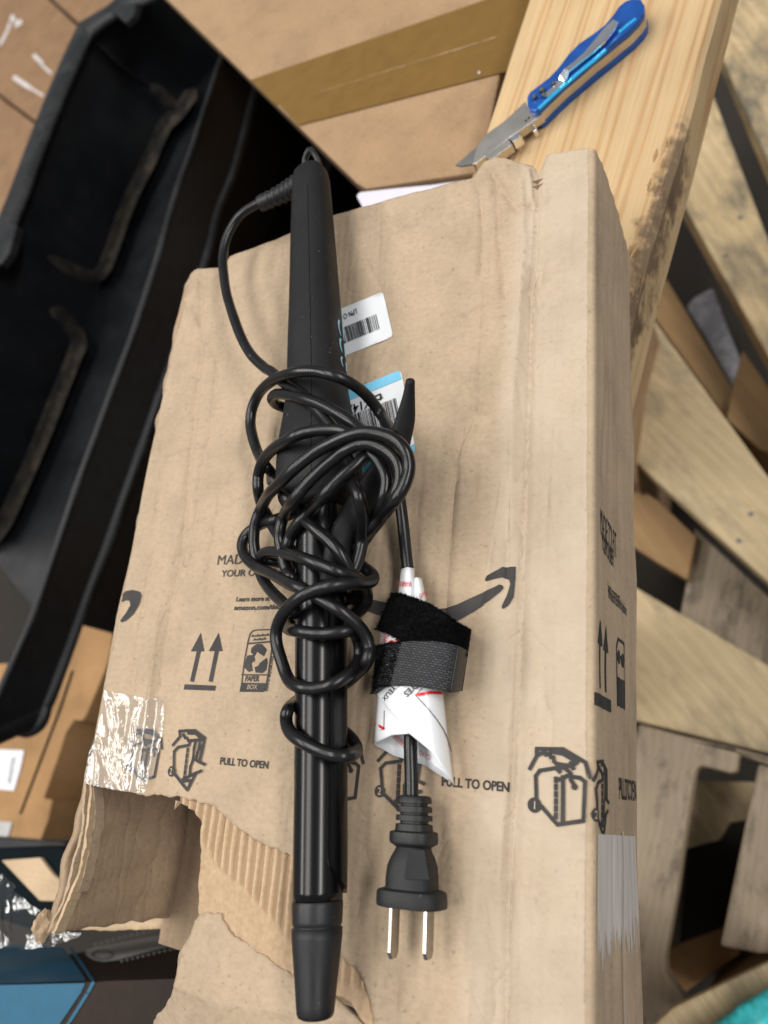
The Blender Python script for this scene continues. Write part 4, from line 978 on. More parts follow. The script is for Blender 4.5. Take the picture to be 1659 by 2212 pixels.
# ---- plug
GZ = lambda x, y: (685.8 + 0.2726 * x, 1536.1 + 0.2726 * y)
plug_z = 0.0095
def sec(y, cx, hw, hz, ex=3.0, n=36):
    c = P(*GZ(cx, y), plug_z); r_ = hw * 0.2726 * proj(c)[2] / FPX
    d = (P(*GZ(745, 1400), plug_z) - P(*GZ(768, 700), plug_z)).normalized(); sd = d.cross(Vector((0, 0, 1))).normalized(); out = []
    for k in range(n):
        a = 2 * math.pi * k / n; ca, sa = math.cos(a), math.sin(a); q = (abs(ca) ** ex + abs(sa) ** ex) ** (-1 / ex)
        out.append(c + sd * ca * q * r_ + Vector((0, 0, sa * q * hz)))
    return out
prof = [(668, 768, 90, .0042), (674, 768, 118, .0052), (690, 768, 126, .0056), (728, 768, 130, .0057), (731, 768, 100, .0043), (752, 768, 100, .0043), (756, 768, 131, .0058), (800, 768, 132, .0058), (803, 768, 102, .0044), (822, 768, 102, .0044), (826, 768, 134, .0059), (868, 767, 135, .0060), (871, 767, 104, .0045), (892, 767, 104, .0045), (896, 766, 136, .0060), (948, 765, 140, .0062), (954, 765, 168, .0070), (962, 764, 180, .0074), (1030, 763, 182, .0075), (1050, 763, 176, .0072), (1066, 763, 150, .0060), (1080, 762, 130, .0055), (1110, 760, 140, .0060), (1160, 757, 165, .0068), (1230, 753, 190, .0074), (1320, 750, 200, .0076), (1405, 748, 202, .0076), (1412, 748, 236, .0083), (1422, 747, 262, .0088), (1440, 747, 272, .0090), (1535, 747, 277, .0090), (1550, 747, 271, .0088), (1556, 747, 245, .0078)]
plug = loft('plug', [sec(y, c, w, h) for y, c, w, h in prof], 'plug', iron)
es = plug.modifiers.new('e', 'EDGE_SPLIT'); es.split_angle = R(35)
pd = (P(*GZ(745, 1400), plug_z) - P(*GZ(768, 700), plug_z)).normalized(); psd = Vector((-pd.y, pd.x, 0)).normalized()
if psd.x < 0: psd = -psd
for x in (612, 885):
    c = P(*GZ(x, 1545), plug_z); t = 0.0007; h = 0.0031; L = 0.0162
    def q(a, b, z): return c + pd * a + psd * b + Vector((0, 0, z))
    bm = bmesh.new()
    hole_c, hr = 0.0125, 0.0016
    loopz = [(-0.002, -h), (L - 0.002, -h), (L, -h * 0.6), (L, h * 0.6), (L - 0.002, h), (-0.002, h)]
    A_ = [bm.verts.new(q(a, -t, z)) for a, z in loopz]; B_ = [bm.verts.new(q(a, t, z)) for a, z in loopz]
    bm.faces.new(A_); bm.faces.new(list(reversed(B_)))
    for i in range(6): bm.faces.new((A_[i], B_[i], B_[(i + 1) % 6], A_[(i + 1) % 6]))
    bmesh.ops.recalc_face_normals(bm, faces=bm.faces)
    bmesh.ops.bevel(bm, geom=list(bm.edges), offset=0.00018, segments=1, affect='EDGES')
    from_bm('prong', bm, 'nickel', plug)
# knurled grip patch
vs_, fs = [], []; nx, ny = 10, 14
for i in range(nx):
    for j in range(ny):
        y = 1105 + (1335 - 1105) * (j + 0.5) / ny; hw = 62 + 38 * (j + 0.5) / ny; x = 783 + hw * (2 * (i + 0.5 + 0.5 * (j % 2) - 0.25) / nx - 1)
        hz = [a[3] + (b[3] - a[3]) * (y - a[0]) / (b[0] - a[0]) for a, b in zip(prof, prof[1:]) if a[0] <= y <= b[0]][0]; c = P(*GZ(x, y), plug_z + hz + 0.00012); b = len(vs_)
        vs_ += [c + psd * 0.00050, c + pd * 0.00060, c - psd * 0.00050, c - pd * 0.00060, c + Vector((0, 0, 0.00045))]
        fs += [(b, b + 1, b + 4), (b + 1, b + 2, b + 4), (b + 2, b + 3, b + 4), (b + 3, b, b + 4)]
mesh('grip', vs_, fs, 'grip', plug)

# ---- warning tag wrapped round the cord
def band_fn(tl_, bl_, z0, hgt, ex=0.5):
    """surface over pixels: tl_, bl_ are polylines (left to right) of its upper and lower border; arch height hgt above z0"""
    def lerp(pl, s):
        x = s * (len(pl) - 1); i = min(len(pl) - 2, int(x)); t = x - i
        return (pl[i][0] + (pl[i + 1][0] - pl[i][0]) * t, pl[i][1] + (pl[i + 1][1] - pl[i][1]) * t)
    def fn(s, t, e=0.0):
        a = lerp(tl_, s); b = lerp(bl_, s); k = 2 * s - 1
        z = z0 + hgt * max(0.0, 1 - abs(k) ** 2.4) ** ex + e
        return P(a[0] + (b[0] - a[0]) * t, a[1] + (b[1] - a[1]) * t, z)
    return fn
def band(name, fn, mt, parent, ns=40, nt=14, th=0.0, wob=0.0, smooth=True):
    vs_, fs = [], []
    for j in range(nt + 1):
        for i in range(ns + 1):
            p = fn(i / ns, j / nt)
            if wob: p = p + Vector((0, 0, wob * fractal(p.x, p.y, 90, 3)))
            vs_.append(p)
    for j in range(nt):
        for i in range(ns): a = j * (ns + 1) + i; fs.append((a, a + ns + 1, a + ns + 2, a + 1))
    o = mesh(name, vs_, fs, mt, parent, smooth)
    if th:
        sm = o.modifiers.new('t', 'SOLIDIFY'); sm.thickness = th; sm.offset = -1
    return o
tagt = bpy.data.objects.new('warning_tag', None); COL.objects.link(tagt); tagt.location = P(890, 1500, 0); bpy.context.view_layer.update(); tagt.parent = iron; tagt.matrix_parent_inverse = iron.matrix_world.inverted()
tagt['label'] = 'white glossy paper tag with red and black warning text, rolled round the cord'
f_back = band_fn([(822, 1440), (860, 1440), (900, 1440), (950, 1440)], [(808, 1608), (850, 1632), (915, 1652), (972, 1688)], 0.0022, 0.0012, 0.6)
band('back_wrap', f_back, 'paper', tagt, 30, 12, 0.0002)
f_front = band_fn([(818, 1440), (850, 1440), (885, 1440), (920, 1440), (952, 1440)], [(807, 1606), (846, 1588), (884, 1585), (930, 1622), (981, 1696)], 0.0040, 0.0135, 0.55)
band('front_wrap', f_front, 'paper', tagt, 48, 20, 0.0002)
f_flap = band_fn([(818, 1478), (850, 1478), (885, 1478), (920, 1478), (954, 1478)], [(812, 1498), (846, 1540), (884, 1584), (931, 1623), (982, 1697)], 0.0044, 0.0136, 0.55)
band('overlap', lambda s, t, e=0: f_flap(s, t, 0.0005 + e), 'paper', tagt, 48, 14, 0.0002)
f_up = band_fn([(866, 1229), (880, 1225), (896, 1228)], [(853, 1330), (880, 1330), (902, 1330)], 0.004, 0.0085)
band('upper_wrap', f_up, 'paper', tagt, 24, 8, 0.0002)
f_up2 = band_fn([(888, 1250), (900, 1247), (912, 1249)], [(880, 1330), (905, 1330), (930, 1330)], 0.003, 0.0080)
band('upper_wrap', f_up2, 'paper', tagt, 20, 8, 0.0002)
f_mid = band_fn([(822, 1345), (850, 1345), (885, 1345)], [(815, 1440), (850, 1440), (900, 1440)], 0.006, 0.0085)
band('middle_wrap', f_mid, 'paper', tagt, 24, 8, 0.0002)
def zsurf(fn, tl_, bl_):
    pass
def on_px(z0, h, u0, u1, e, ex=0.55):                      # arch height straight from the pixel
    def fn(u, v):
        k = max(-1, min(1, 2 * (u - u0(v)) / (u1(v) - u0(v)) - 1)); return P(u, v, z0 + h * max(0.0, 1 - abs(k) ** 2.4) ** ex + e)
    return fn
fu0 = lambda v: 818 + (808 - 818) * (v - 1440) / 166; fu1 = lambda v: 952 + (981 - 952) * (v - 1440) / 256
onf = on_px(0.0044, 0.0136, fu0, fu1, 0.0011); onf0 = on_px(0.0040, 0.0135, fu0, fu1, 0.0005)
Print().line([VZ(860, 1280), VZ(760, 1276), VZ(640, 1296)], 6).build('red_mark', 'red', tagt, onf, 6)
Print().line([VZ(690, 1240), VZ(630, 1300), VZ(740, 1410), VZ(820, 1510), VZ(880, 1600), VZ(915, 1680), VZ(945, 1790)], 1.6).build('black_mark', 'navy', tagt, onf, 6)
Print().line([VZ(285, 1550), VZ(356, 1590)], 6).build('red_mark', 'red', tagt, onf0, 6)
Print().line([VZ(360, 1435), VZ(357, 1592), VZ(280, 1625)], 1.6).build('black_mark', 'navy', tagt, onf0, 6)
Print().text('EYES', VZ(640, 1175), (-14.0, 12.5), (11.5, 15.0), 0.02).build('lettering', 'black', tagt, onf, 6)
Print().text('EN YEUX', VZ(505, 1145), (-10.4, 11.0), (10.0, 10.5), 0.01).build('lettering', 'black', tagt, onf, 6)
onu = on_px(0.004, 0.0085, lambda v: 866 - (v - 1229) * 0.128, lambda v: 896 + (v - 1229) * 0.06, 0.0006, 0.5)
Print().text('WARN', VZ(604, 305), (-10.6, 0.2), (0.3, 17.5), 0.0).build('lettering', 'red', tagt, onu, 6)
onu2 = on_px(0.003, 0.0080, lambda v: 888 - (v - 1250) * 0.1, lambda v: 912 + (v - 1250) * 0.22, 0.0007, 0.5)
Print().text('SE', VZ(655, 440), (9, 5), (6, -11), 0.0).text('SK', VZ(690, 405), (9, 9), (9, -7), 0.0).build('lettering', 'red', tagt, onu2, 6)
onm = on_px(0.006, 0.0085, lambda v: 822 - (v - 1345) * 0.07, lambda v: 885 + (v - 1345) * 0.16, 0.0007, 0.5)
Print().text('SEHC', VZ(412, 752), (-5.5, 11.5), (-12, -4.0), 0.01).text('CAUT', VZ(390, 830), (12, -3), (5.5, 17), 0.03).build('lettering', 'red', tagt, onm, 6)
onb = lambda u, v: P(u, v, 0.0041)
Print().text('ESSEN', GZ(598, 208), (8.5, 8.5), (7, -13), 0.0).text('G / AD', GZ(892, 350), (-7.8, -4.2), (-1.0, 15.5), 0.0).build('lettering', 'red', tagt, onb, 6)

# ------------------------------------------------------------------ hook-and-loop strap round the tag
strap = thing('cable_strap', 'black hook-and-loop strap wound round the white tag and cord', 'strap', tuple(P(905, 1400, 0)))
V_ = lambda *pp: [VZ(*p) for p in pp]
f_b1 = band_fn(V_((420, 415), (500, 415), (620, 450), (760, 505), (880, 580), (1000, 665), (1118, 735)), V_((285, 720), (400, 765), (520, 835), (640, 880), (780, 900), (960, 930), (1085, 960)), 0.003, 0.0165, 0.5)
band('pile_band', f_b1, 'fuzz', strap, 50, 18, 0.0012, 0.0006)
f_b2 = band_fn(V_((292, 872), (400, 845), (520, 832), (640, 826), (780, 828), (900, 842), (1000, 868), (1090, 915)), V_((252, 1288), (300, 1235), (420, 1212), (560, 1214), (700, 1232), (830, 1256), (930, 1278), (1035, 1262)), 0.003, 0.0182, 0.5)
b2 = band('woven_band', f_b2, 'woven', strap, 60, 20, 0.0014)
f_tab = band_fn(V_((985, 862), (1040, 880), (1085, 912)), V_((945, 1278), (1000, 1282), (1045, 1240)), 0.0, 0.0)
def tabp(s, t, e=0):
    sx = 0.87 + 0.13 * s; k = 2 * sx - 1; q = f_b2(sx, t); return q + Vector((0.0003, 0, 0.0009))
band('welded_tab', tabp, 'tab', strap, 14, 14, 0.0004)
f_under = band_fn(V_((420, 430), (760, 520), (1112, 745)), V_((252, 1280), (640, 1230), (1035, 1262)), 0.0022, 0.0, 1.0)
band('under_band', f_under, 'fuzz', strap, 20, 14, 0.0008)
rnd = random.Random(11); vs_, fs = [], []
def hairs(fn, n, s0, s1, t0, t1):
    for _ in range(n):
        s = rnd.uniform(s0, s1); t = rnd.uniform(t0, t1)
        if rnd.random() < 0.15: t = rnd.choice((t0, t1))
        p = fn(s, t); l = rnd.uniform(0.0006, 0.0014); k = 2 * s - 1
        d = Vector((k * 0.8 + rnd.uniform(-0.7, 0.7), rnd.uniform(-0.8, 0.8), 0.75)).normalized() * l; w = Vector((rnd.uniform(-1, 1), rnd.uniform(-1, 1), 0)).normalized() * 0.00008
        b = len(vs_); vs_.extend([p - w, p + w, p + d * 0.6 + w * 0.7 + Vector((0, 0, 0.0002)), p + d + w * rnd.uniform(-3, 3)]); fs.append((b, b + 1, b + 2, b + 3))
hairs(f_b1, 9000, 0.0, 1.0, 0.0, 1.0); hairs(f_b2, 2600, 0.0, 0.28, 0.0, 1.0)
pile = mesh('pile_loops', vs_, fs, 'fuzz', strap); pile['kind'] = 'stuff'

# ------------------------------------------------------------------ pine board and knife
BT = -0.080
bd = Vector((0.24, 0.971, 0)).normalized(); bn = Vector((bd.y, -bd.x, 0))
def bp_(t, o, z): q = bd * t + bn * o; return Vector((q.x, q.y, z))
bm = bmesh.new(); NT = 46; t0, t1 = 0.0, 0.66; loops = []
for i in range(NT + 1):
    t = t0 + (t1 - t0) * i / NT; wl = 0.0006 * fractal(t, 1, 25); wr = 0.0016 * fractal(t, 4, 30) - 0.003 * sstep(0.09, 0.0, abs(t - 0.17))
    sec_ = [(-0.0635 + wl, -0.003), (-0.061 + wl, 0.0), (-0.03, 0.0003), (0.02, 0.0002), (0.052 + wr, 0.0), (0.0570 + wr, -0.0016), (0.0602 + wr * 0.7, -0.0055), (0.0610 + wr * 0.3, -0.037), (-0.0635 + wl, -0.037)]
    loops.append([bm.verts.new(bp_(t, o, BT + z)) for o, z in sec_])
for a, b in zip(loops, loops[1:]):
    for k in range(9): bm.faces.new((a[k], a[(k + 1) % 9], b[(k + 1) % 9], b[k]))
bm.faces.new(loops[0]); bm.faces.new(list(reversed(loops[-1]))); bmesh.ops.recalc_face_normals(bm, faces=bm.faces)
board = from_bm('pine_board', bm, 'pine', None); tag(board, 'orange pine board with clear grain under the blue knife', 'board')
vs_, fs = [], []; rnd = random.Random(4)
for k in range(26):
    t = rnd.uniform(0.10, 0.26); o = 0.050 + rnd.uniform(-0.004, 0.008) * (1 if t < 0.2 else 0.6); l = rnd.uniform(0.004, 0.014); w = rnd.uniform(0.0004, 0.0011)
    z = BT + (0.0002 if o < 0.054 else -0.002 - (o - 0.054) * 0.8); b = len(vs_)
    vs_ += [bp_(t, o, z), bp_(t + l * 0.5, o + w, z + 0.0006), bp_(t + l, o, z + 0.0002), bp_(t + l * 0.5, o - w, z + 0.0003), bp_(t + l * 0.5, o, z + 0.0012)]
    fs += [(b, b + 1, b + 4), (b + 1, b + 2, b + 4), (b + 2, b + 3, b + 4), (b + 3, b, b + 4)]
mesh('splinters', vs_, fs, 'pine_dirt', board)['kind'] = 'stuff'

KZ = lambda x, y: (960.1 + 0.2976 * x, 0.2976 * y)
knife = thing('utility_knife', 'blue folding utility knife with steel belt clip, open on the pine board', 'knife', tuple(P(1200, 190, BT)))
def kslab(name, pts, h1, h0, mt, bev=0.0, parent=None, href=None, inset=0.0):
    """traced at height href over the board; solid between h0 and h1"""
    pp = [P(*KZ(*p), BT + (href if href is not None else h1)) for p in pts]
    if inset:
        c = sum(pp, Vector()) / len(pp); pp = [p + (c - p).normalized() * inset for p in pp]
    return prism(name, [Vector((p.x, p.y, BT + h1)) for p in pp], [Vector((p.x, p.y, BT + h0)) for p in pp], mt, parent or knife, bev)
scale_o = [(600, 700), (622, 664), (680, 622), (760, 560), (830, 485), (900, 390), (975, 315), (1080, 243), (1165, 178), (1225, 105), (1262, 48), (1310, 8), (1370, -14), (1425, -6), (1452, 35), (1450, 85), (1415, 140), (1340, 218), (1250, 292), (1180, 352), (1080, 432), (960, 535), (860, 620), (760, 716), (700, 778), (660, 806), (622, 800), (600, 765)]
kslab('handle_scale', scale_o, 0.0150, 0.0108, 'blue', 0.0009)
kslab('steel_liner', scale_o, 0.0107, 0.0050, 'steel', 0.0003, href=0.0150, inset=0.0004)
kslab('handle_scale', scale_o, 0.0049, 0.0001, 'blue', 0.0008, href=0.0150)
tr1 = [(672, 782), (690, 790), (780, 706), (880, 618), (980, 532), (1090, 444), (1178, 362), (1165, 348), (1080, 420), (960, 520), (860, 606), (760, 700)]
kslab('painted_glint', tr1, 0.0155, 0.0145, 'cyan', 0.0002)  # pale strips paint the gleam along the blue edge
kslab('painted_glint', [(1258, 226), (1272, 240), (1330, 190), (1395, 138), (1385, 126), (1320, 172)], 0.0155, 0.0145, 'cyan', 0.0002)
clip_pts = [[(1222, 140), (1262, 160)], [(1150, 215), (1236, 212)], [(1080, 300), (1165, 300)], [(1010, 385), (1080, 378)], [(930, 455), (975, 460)], [(868, 500), (905, 515)], [(838, 545), (884, 568)], [(832, 578), (870, 592)], [(790, 625), (835, 632)], [(715, 690), (745, 706)]]
hz = [0.0185, 0.0182, 0.0180, 0.0180, 0.0182, 0.0186, 0.0176, 0.0164, 0.0160, 0.0158]
vs_, fs = [], []
for (a, b), h in zip(clip_pts, hz):
    for dz in (0, -0.0009):
        for q in (a, b): p = P(*KZ(*q), BT + h); p.z += dz; vs_.append(p)
for i in range(len(clip_pts) - 1):
    k = i * 4; fs += [(k, k + 1, k + 5, k + 4), (k + 2, k + 6, k + 7, k + 3), (k, k + 4, k + 6, k + 2), (k + 1, k + 3, k + 7, k + 5)]
fs += [(0, 2, 3, 1), (36, 37, 39, 38)]
mesh('belt_clip', vs_, fs, 'steel_bright', knife)
def screw(x, y, r_):
    c = P(*KZ(x, y), BT + 0.0160); bm = bmesh.new(); bmesh.ops.create_cone(bm, cap_ends=True, segments=18, radius1=r_, radius2=r_ * 0.8, depth=0.0016, matrix=Matrix.Translation(c + Vector((0, 0, 0.0003))))
    s_ = from_bm('screw', bm, 'nickel', knife)
    bm = bmesh.new(); bmesh.ops.create_cone(bm, cap_ends=True, segments=6, radius1=r_ * 0.4, radius2=r_ * 0.4, depth=0.0004, matrix=Matrix.Translation(c + Vector((0, 0, 0.00115)))); from_bm('socket', bm, 'steel_dark', s_)
for x, y in ((795, 610), (710, 655), (722, 692), (655, 705)): screw(x, y, 0.0017 if x != 710 else 0.0021)
kslab('blade_holder', [(585, 735), (610, 800), (650, 830), (705, 818), (716, 830), (560, 940), (470, 1000), (300, 1135), (225, 1190), (205, 1190), (215, 1120), (240, 1055), (300, 975), (440, 875), (545, 775)], 0.0105, 0.0046, 'steel', 0.0004)
kslab('spine_clamp', [(468, 1000), (530, 958), (560, 985), (498, 1030)], 0.0112, 0.0046, 'steel_bright', 0.0003)
kslab('spine_clamp', [(300, 1130), (462, 1004), (492, 1050), (330, 1165)], 0.0108, 0.0046, 'steel', 0.0003)
kslab('thumb_stud', [(632, 925), (660, 915), (672, 940), (645, 955)], 0.0070, 0.0020, 'steel_bright', 0.0005)
kslab('blade', [(245, 1055), (80, 1198), (120, 1206), (215, 1190), (290, 1130), (300, 1040)], 0.0082, 0.0072, 'steel_dark')
vs_, fs = [], []
for q in ((592, 876), (612, 856)):
    bm = bmesh.new(); c = P(*KZ(*q), BT + 0.0105); bmesh.ops.create_cone(bm, cap_ends=True, segments=12, radius1=0.0007, radius2=0.0007, depth=0.0003, matrix=Matrix.Translation(c)); from_bm('pin_hole', bm, 'seam', knife)

# ------------------------------------------------------------------ taped carton beyond
def poly3_(px, z): return [P(u, v, z) for u, v in px]
tb = thing('taped_carton', 'large tan carton sealed with wide brown tape, below the pine board', 'carton', tuple(P(800, 200, FLOOR)))
TZ = BT - 0.0375
tpoly = [(240, -115), (362, 0), (560, 192), (770, 396), (790, 408), (1032, 372), (1060, 260), (1096, 80), (1122, 0), (1160, -115)]
tt = poly3_(tpoly, TZ); prism('carton_body', tt, [Vector((p.x + (0.09 if i_ < 5 else 0), p.y + (0.075 if i_ < 5 else 0), FLOOR)) for i_, p in enumerate(tt)], 'kraft_gold', tb, 0.002)
T2 = lambda x, y: (329.2 + 0.463 * x, 0.463 * y)
tape_up = Print().poly([T2(458, 372), T2(1420, 45), T2(1800, -90), T2(1800, 100), T2(1640, 160), T2(575, 488)]).build('packing_tape', 'tan_tape', tb, lambda u, v: P(u, v, TZ + 0.0006), 60)
tape_dn = Print().poly([T2(575, 470), T2(1640, 150), T2(1800, 100), T2(1800, 290), T2(1655, 332), T2(680, 585)]).build('packing_tape', 'tan_tape', tb, lambda u, v: P(u, v, TZ + 0.0011), 60)
pr = Print(); rnd = random.Random(9); px_ = [T2(760 + i * 28, 436 - i * 8.72) for i in range(31)]
for i in range(30):
    w = rnd.uniform(0.2, 1.7) * (0.3 + 0.7 * i / 30); pr.line([(px_[i][0], px_[i][1] + rnd.uniform(-0.8, 0.8)), (px_[i + 1][0], px_[i + 1][1] + rnd.uniform(-0.8, 0.8))], w)
pr.build('seam_fray', 'kraft_torn', tb, lambda u, v: P(u, v, TZ + 0.0016), 30)
Print().disc(T2(1524, 338), 3, 10).build('glue_spot', 'white_scuff_highlight', tb, lambda u, v: P(u, v, TZ + 0.002), 30)
fo = slab('foam_sheet', [(768, 422), (776, 413), (860, 404), (935, 397), (1010, 386), (1020, 440), (800, 480)], -0.105, 0.03, 'lilac', None, 0.002)
tag(fo, 'white foam sheet wedged between the taped carton and the shipping box', 'foam')

# ------------------------------------------------------------------ black tote
tote = thing('storage_tote', 'scuffed black plastic tote with dusty ribs beside the shipping box', 'tote', tuple(P(250, 500, FLOOR)))
RZ_ = -0.25
def poly3(px, z): return [P(u, v, z) for u, v in px]
r1 = smoothpts(poly3([(520, 30), (480, 127), (418, 313), (378, 426), (327, 603), (270, 768), (143, 1117), (79, 1312), (0, 1494), (-40, 1590)], RZ_), 6)
r2 = smoothpts(poly3([(600, 90), (553, 196), (509, 364), (473, 455), (444, 564), (357, 820), (278, 1046), (198, 1264), (119, 1482), (101, 1524)], RZ_ - 0.052), 6)
n_ = len(r1); vs_ = []; fs = []
for a, b in zip(r1, r2): vs_ += [a, b]
for i in range(n_ - 1): fs.append((2 * i, 2 * i + 1, 2 * i + 3, 2 * i + 2))
mesh('rim_band', vs_, fs, 'band', tote, True)
def wav(pts, a, s): return [p + Vector((a * noise.noise(Vector((p.y * s, 1, 2))), 0, a * noise.noise(Vector((p.y * s, 7, 2))))) for p in pts]
tube('rim', wav(r1, 0.0012, 14), 0.0040, 'tote_rim', tote, 10)
tube('rim_foot', wav(r2 + smoothpts(poly3([(101, 1524), (92, 1555), (75, 1574), (50, 1580), (0, 1560), (-70, 1540)], RZ_ - 0.052), 6), 0.0015, 14), 0.0062, 'tote_rim', tote, 10)
# near end of the rim
e1 = poly3([(-40, 1590), (-70, 1600), (-110, 1590)], RZ_)
ev = [r1[-1], r1[-6]] ; 
endp = poly3([(101, 1524), (92, 1555), (75, 1574), (50, 1580), (0, 1560), (-70, 1540)], RZ_ - 0.052)
topc = [r1[-1] + (p - endp[0]) * 0.9 for p in endp]
topc = [Vector((p.x, p.y, RZ_)) for p in topc]
vs_ = []; fs = []
for a, b in zip(topc, endp): vs_ += [a, b]
for i in range(len(endp) - 1): fs.append((2 * i, 2 * i + 1, 2 * i + 3, 2 * i + 2))
mesh('rim_band', vs_, fs, 'band', tote, True)
wallp = [p + Vector((-0.014, 0, 0)) for p in r2 if p.y > P(150, 1360, RZ_ - 0.052).y]  # black wall added down to the floor, standing in for deep shade
vs_ = []; fs = []
for p in wallp: vs_ += [Vector((p.x, p.y, RZ_ - 0.05)), Vector((p.x - 0.02, p.y, FLOOR))]
for i in range(len(wallp) - 1): fs.append((2 * i, 2 * i + 1, 2 * i + 3, 2 * i + 2))
mesh('shade_wall', vs_, fs, 'band', tote)
# inside: sloping wall with ribbed panels, then the bottom
inn = [(330, -30), (292, 10), (250, 31), (218, 50), (194, 73), (167, 101), (125, 208), (69, 347), (21, 486), (-60, 700), (-200, 1050)]
bot = [(520, 60), (470, 130), (430, 180), (400, 212), (372, 250), (349, 282), (291, 404), (233, 557), (160, 760), (71, 986), (-20, 1200)]
IN, BO = smoothpts(poly3(inn, RZ_ - 0.004), 4), smoothpts(poly3(bot, RZ_ - 0.17), 4)
vs_ = []; fs = []; n_ = len(IN); NK = 10
for a, b in zip(IN, BO):
    for k in range(NK + 1): t = k / NK; p = a.lerp(b, t); p.z -= 0.02 * math.sin(math.pi * t); vs_.append(p)
for i in range(n_ - 1):
    for k in range(NK): a = i * (NK + 1) + k; fs.append((a, a + 1, a + NK + 2, a + NK + 1))
wv_, wf_ = list(vs_), list(fs)
mesh('inner_wall', vs_, fs, 'tote', tote, True)
FB = [Vector((p.x, p.y, RZ_ - 0.052)) + Vector((0.05, 0, -0.135)) for p in r1]
vs_ = []; fs = []
N = 40
for i in range(N + 1):
    a = BO[int(i / N * (len(BO) - 1))]; b = FB[int(i / N * (len(FB) - 1))]; vs_ += [a, b]
for i in range(N): fs.append((2 * i, 2 * i + 1, 2 * i + 3, 2 * i + 2))
mesh('bottom', vs_, fs, 'tote', tote, True)
from mathutils.bvhtree import BVHTree
wall_bvh = BVHTree.FromPolygons([tuple(v) for v in wv_], wf_)
def onwall(u, v, up=0.0):
    """point of the sloping wall in line with the pixel"""
    h = wall_bvh.ray_cast(CAM, ray(u, v).normalized())
    p = h[0] if h[0] is not None else P(u, v, RZ_ - 0.15)
    return p - ray(u, v).normalized() * up
def rib(px, w, mt):
    c = smoothpts([Vector((a, b, 0)) for a, b in px], 7); n = len(c); vs_, fs = [], []; K = 7
    for i, p in enumerate(c):
        d = (c[min(n - 1, i + 1)] - c[max(0, i - 1)]).normalized(); q = Vector((-d.y, d.x, 0)); e = min(1, i / 5, (n - 1 - i) / 5)
        for k in range(K):
            t = 2 * k / (K - 1) - 1; m_ = p + q * w * t * (0.4 + 0.6 * e) * (1 + 0.08 * noise.noise(Vector((i * 0.15, 3, 1))))
            vs_.append(onwall(m_.x, m_.y, -0.002 + 0.007 * (1 - t * t) ** 1.2 * e))
    for i in range(n - 1):
        for k in range(K - 1): a = i * K + k; fs.append((a, a + 1, a + K + 1, a + K))
    return mesh('rib', vs_, fs, mt, tote, True)
rib([(420, 190), (404, 212), (386, 238), (356, 268), (345, 290), (320, 346), (291, 404), (262, 473), (233, 557), (216, 588), (196, 598), (160, 584), (91, 548)], 17, 'tote_dust')
rib([(320, 178), (345, 200), (366, 222), (390, 246)], 16, 'tote_dust')
rib([(104, 666), (132, 680), (153, 705), (168, 738), (159, 768), (119, 867), (71, 986), (24, 1093), (-10, 1170)], 19, 'tote_dust')
rib([(194, 80), (270, 150), (340, 200)], 12, 'tote')
def rimstrip(name, o_, i_, mt):
    a, b = smoothpts(poly3(o_, RZ_), 5), smoothpts(poly3(i_, RZ_), 5); vs_, fs = [], []
    for p, q in zip(a, b): vs_ += [p - Vector((0, 0, 0.02)), p, p.lerp(q, 0.5) + Vector((0, 0, 0.003)), q, q - Vector((0, 0, 0.006))]
    for i in range(len(a) - 1):
        for k in range(4): c = i * 5 + k; fs.append((c, c + 1, c + 6, c + 5))
    return mesh(name, vs_, fs, mt, tote, True)
rimstrip('rim', [(300, -60), (243, 2), (205, 28), (180, 43), (167, 56), (128, 139), (76, 264), (14, 427), (-60, 610), (-200, 960)], [(340, -10), (262, 26), (222, 50), (200, 68), (188, 84), (152, 165), (103, 285), (46, 440), (-25, 620), (-165, 980)], 'tote_rim')
lug = slab('latch', [(-4, 490), (22, 478), (36, 486), (20, 545), (0, 572), (-10, 560)], RZ_ + 0.004, 0.012, 'tote_rim', tote, 0.002)
lug2 = slab('latch', [(235, 22), (262, 8), (296, 2), (288, 30), (270, 48), (255, 34)], RZ_ + 0.006, 0.012, 'tote_rim', tote, 0.003)

# ------------------------------------------------------------------ cartons behind the tote
def carton(name, label, px, z, mt, group=None, bev=0.003, bottom=FLOOR):
    o = slab(name, px, z, z - bottom, mt, None, bev); tag(o, label, 'carton', group); return o
ZC = -0.52
c_a = thing('stored_carton', 'brown carton behind the black tote, nearest the taped carton', 'carton', tuple(P(170, -30, FLOOR)))
slab('carton_body', [(112, -4), (165, 45), (420, 290), (520, 150), (300, -140), (60, -140)], ZC + 0.01, ZC + 0.01 - FLOOR, 'kraft_dark', c_a, 0.003)
c_b = thing('stored_carton', 'brown carton with painted white film highlights, behind the black tote', 'carton', tuple(P(80, 130, FLOOR)))
slab('carton_body', [(104, -2), (160, 50), (420, 300), (330, 480), (78, 262), (-4, 200), (-120, 100), (-40, -140)], ZC, ZC - FLOOR, 'kraft_dark', c_b, 0.003)
pr = Print()
for s in ([(0, 96), (8, 82), (16, 66), (22, 48), (27, 34)], [(27, 34), (34, 50), (44, 44)], [(34, 56), (46, 48)]): pr.line(s, 6)
pr.line([(32, 168), (62, 188)], 10); pr.line([(66, 190), (92, 206)], 5); pr.line([(74, 120), (90, 136)], 8); pr.line([(88, 138), (110, 158)], 5)
pr.each('film_highlight', 'white_scuff_highlight', c_b, lambda u, v: P(u, v, ZC + 0.001), 30)  # white strokes are highlights of the film wrap, painted on
c_c = thing('stored_carton', 'plain brown carton behind the black tote, beyond the one with film highlights', 'carton', tuple(P(20, 350, FLOOR)))
slab('carton_body', [(-6, 206), (76, 268), (320, 480), (200, 760), (-140, 760), (-140, 110)], ZC - 0.006, ZC - 0.006 - FLOOR, 'kraft_dark', c_c, 0.003)

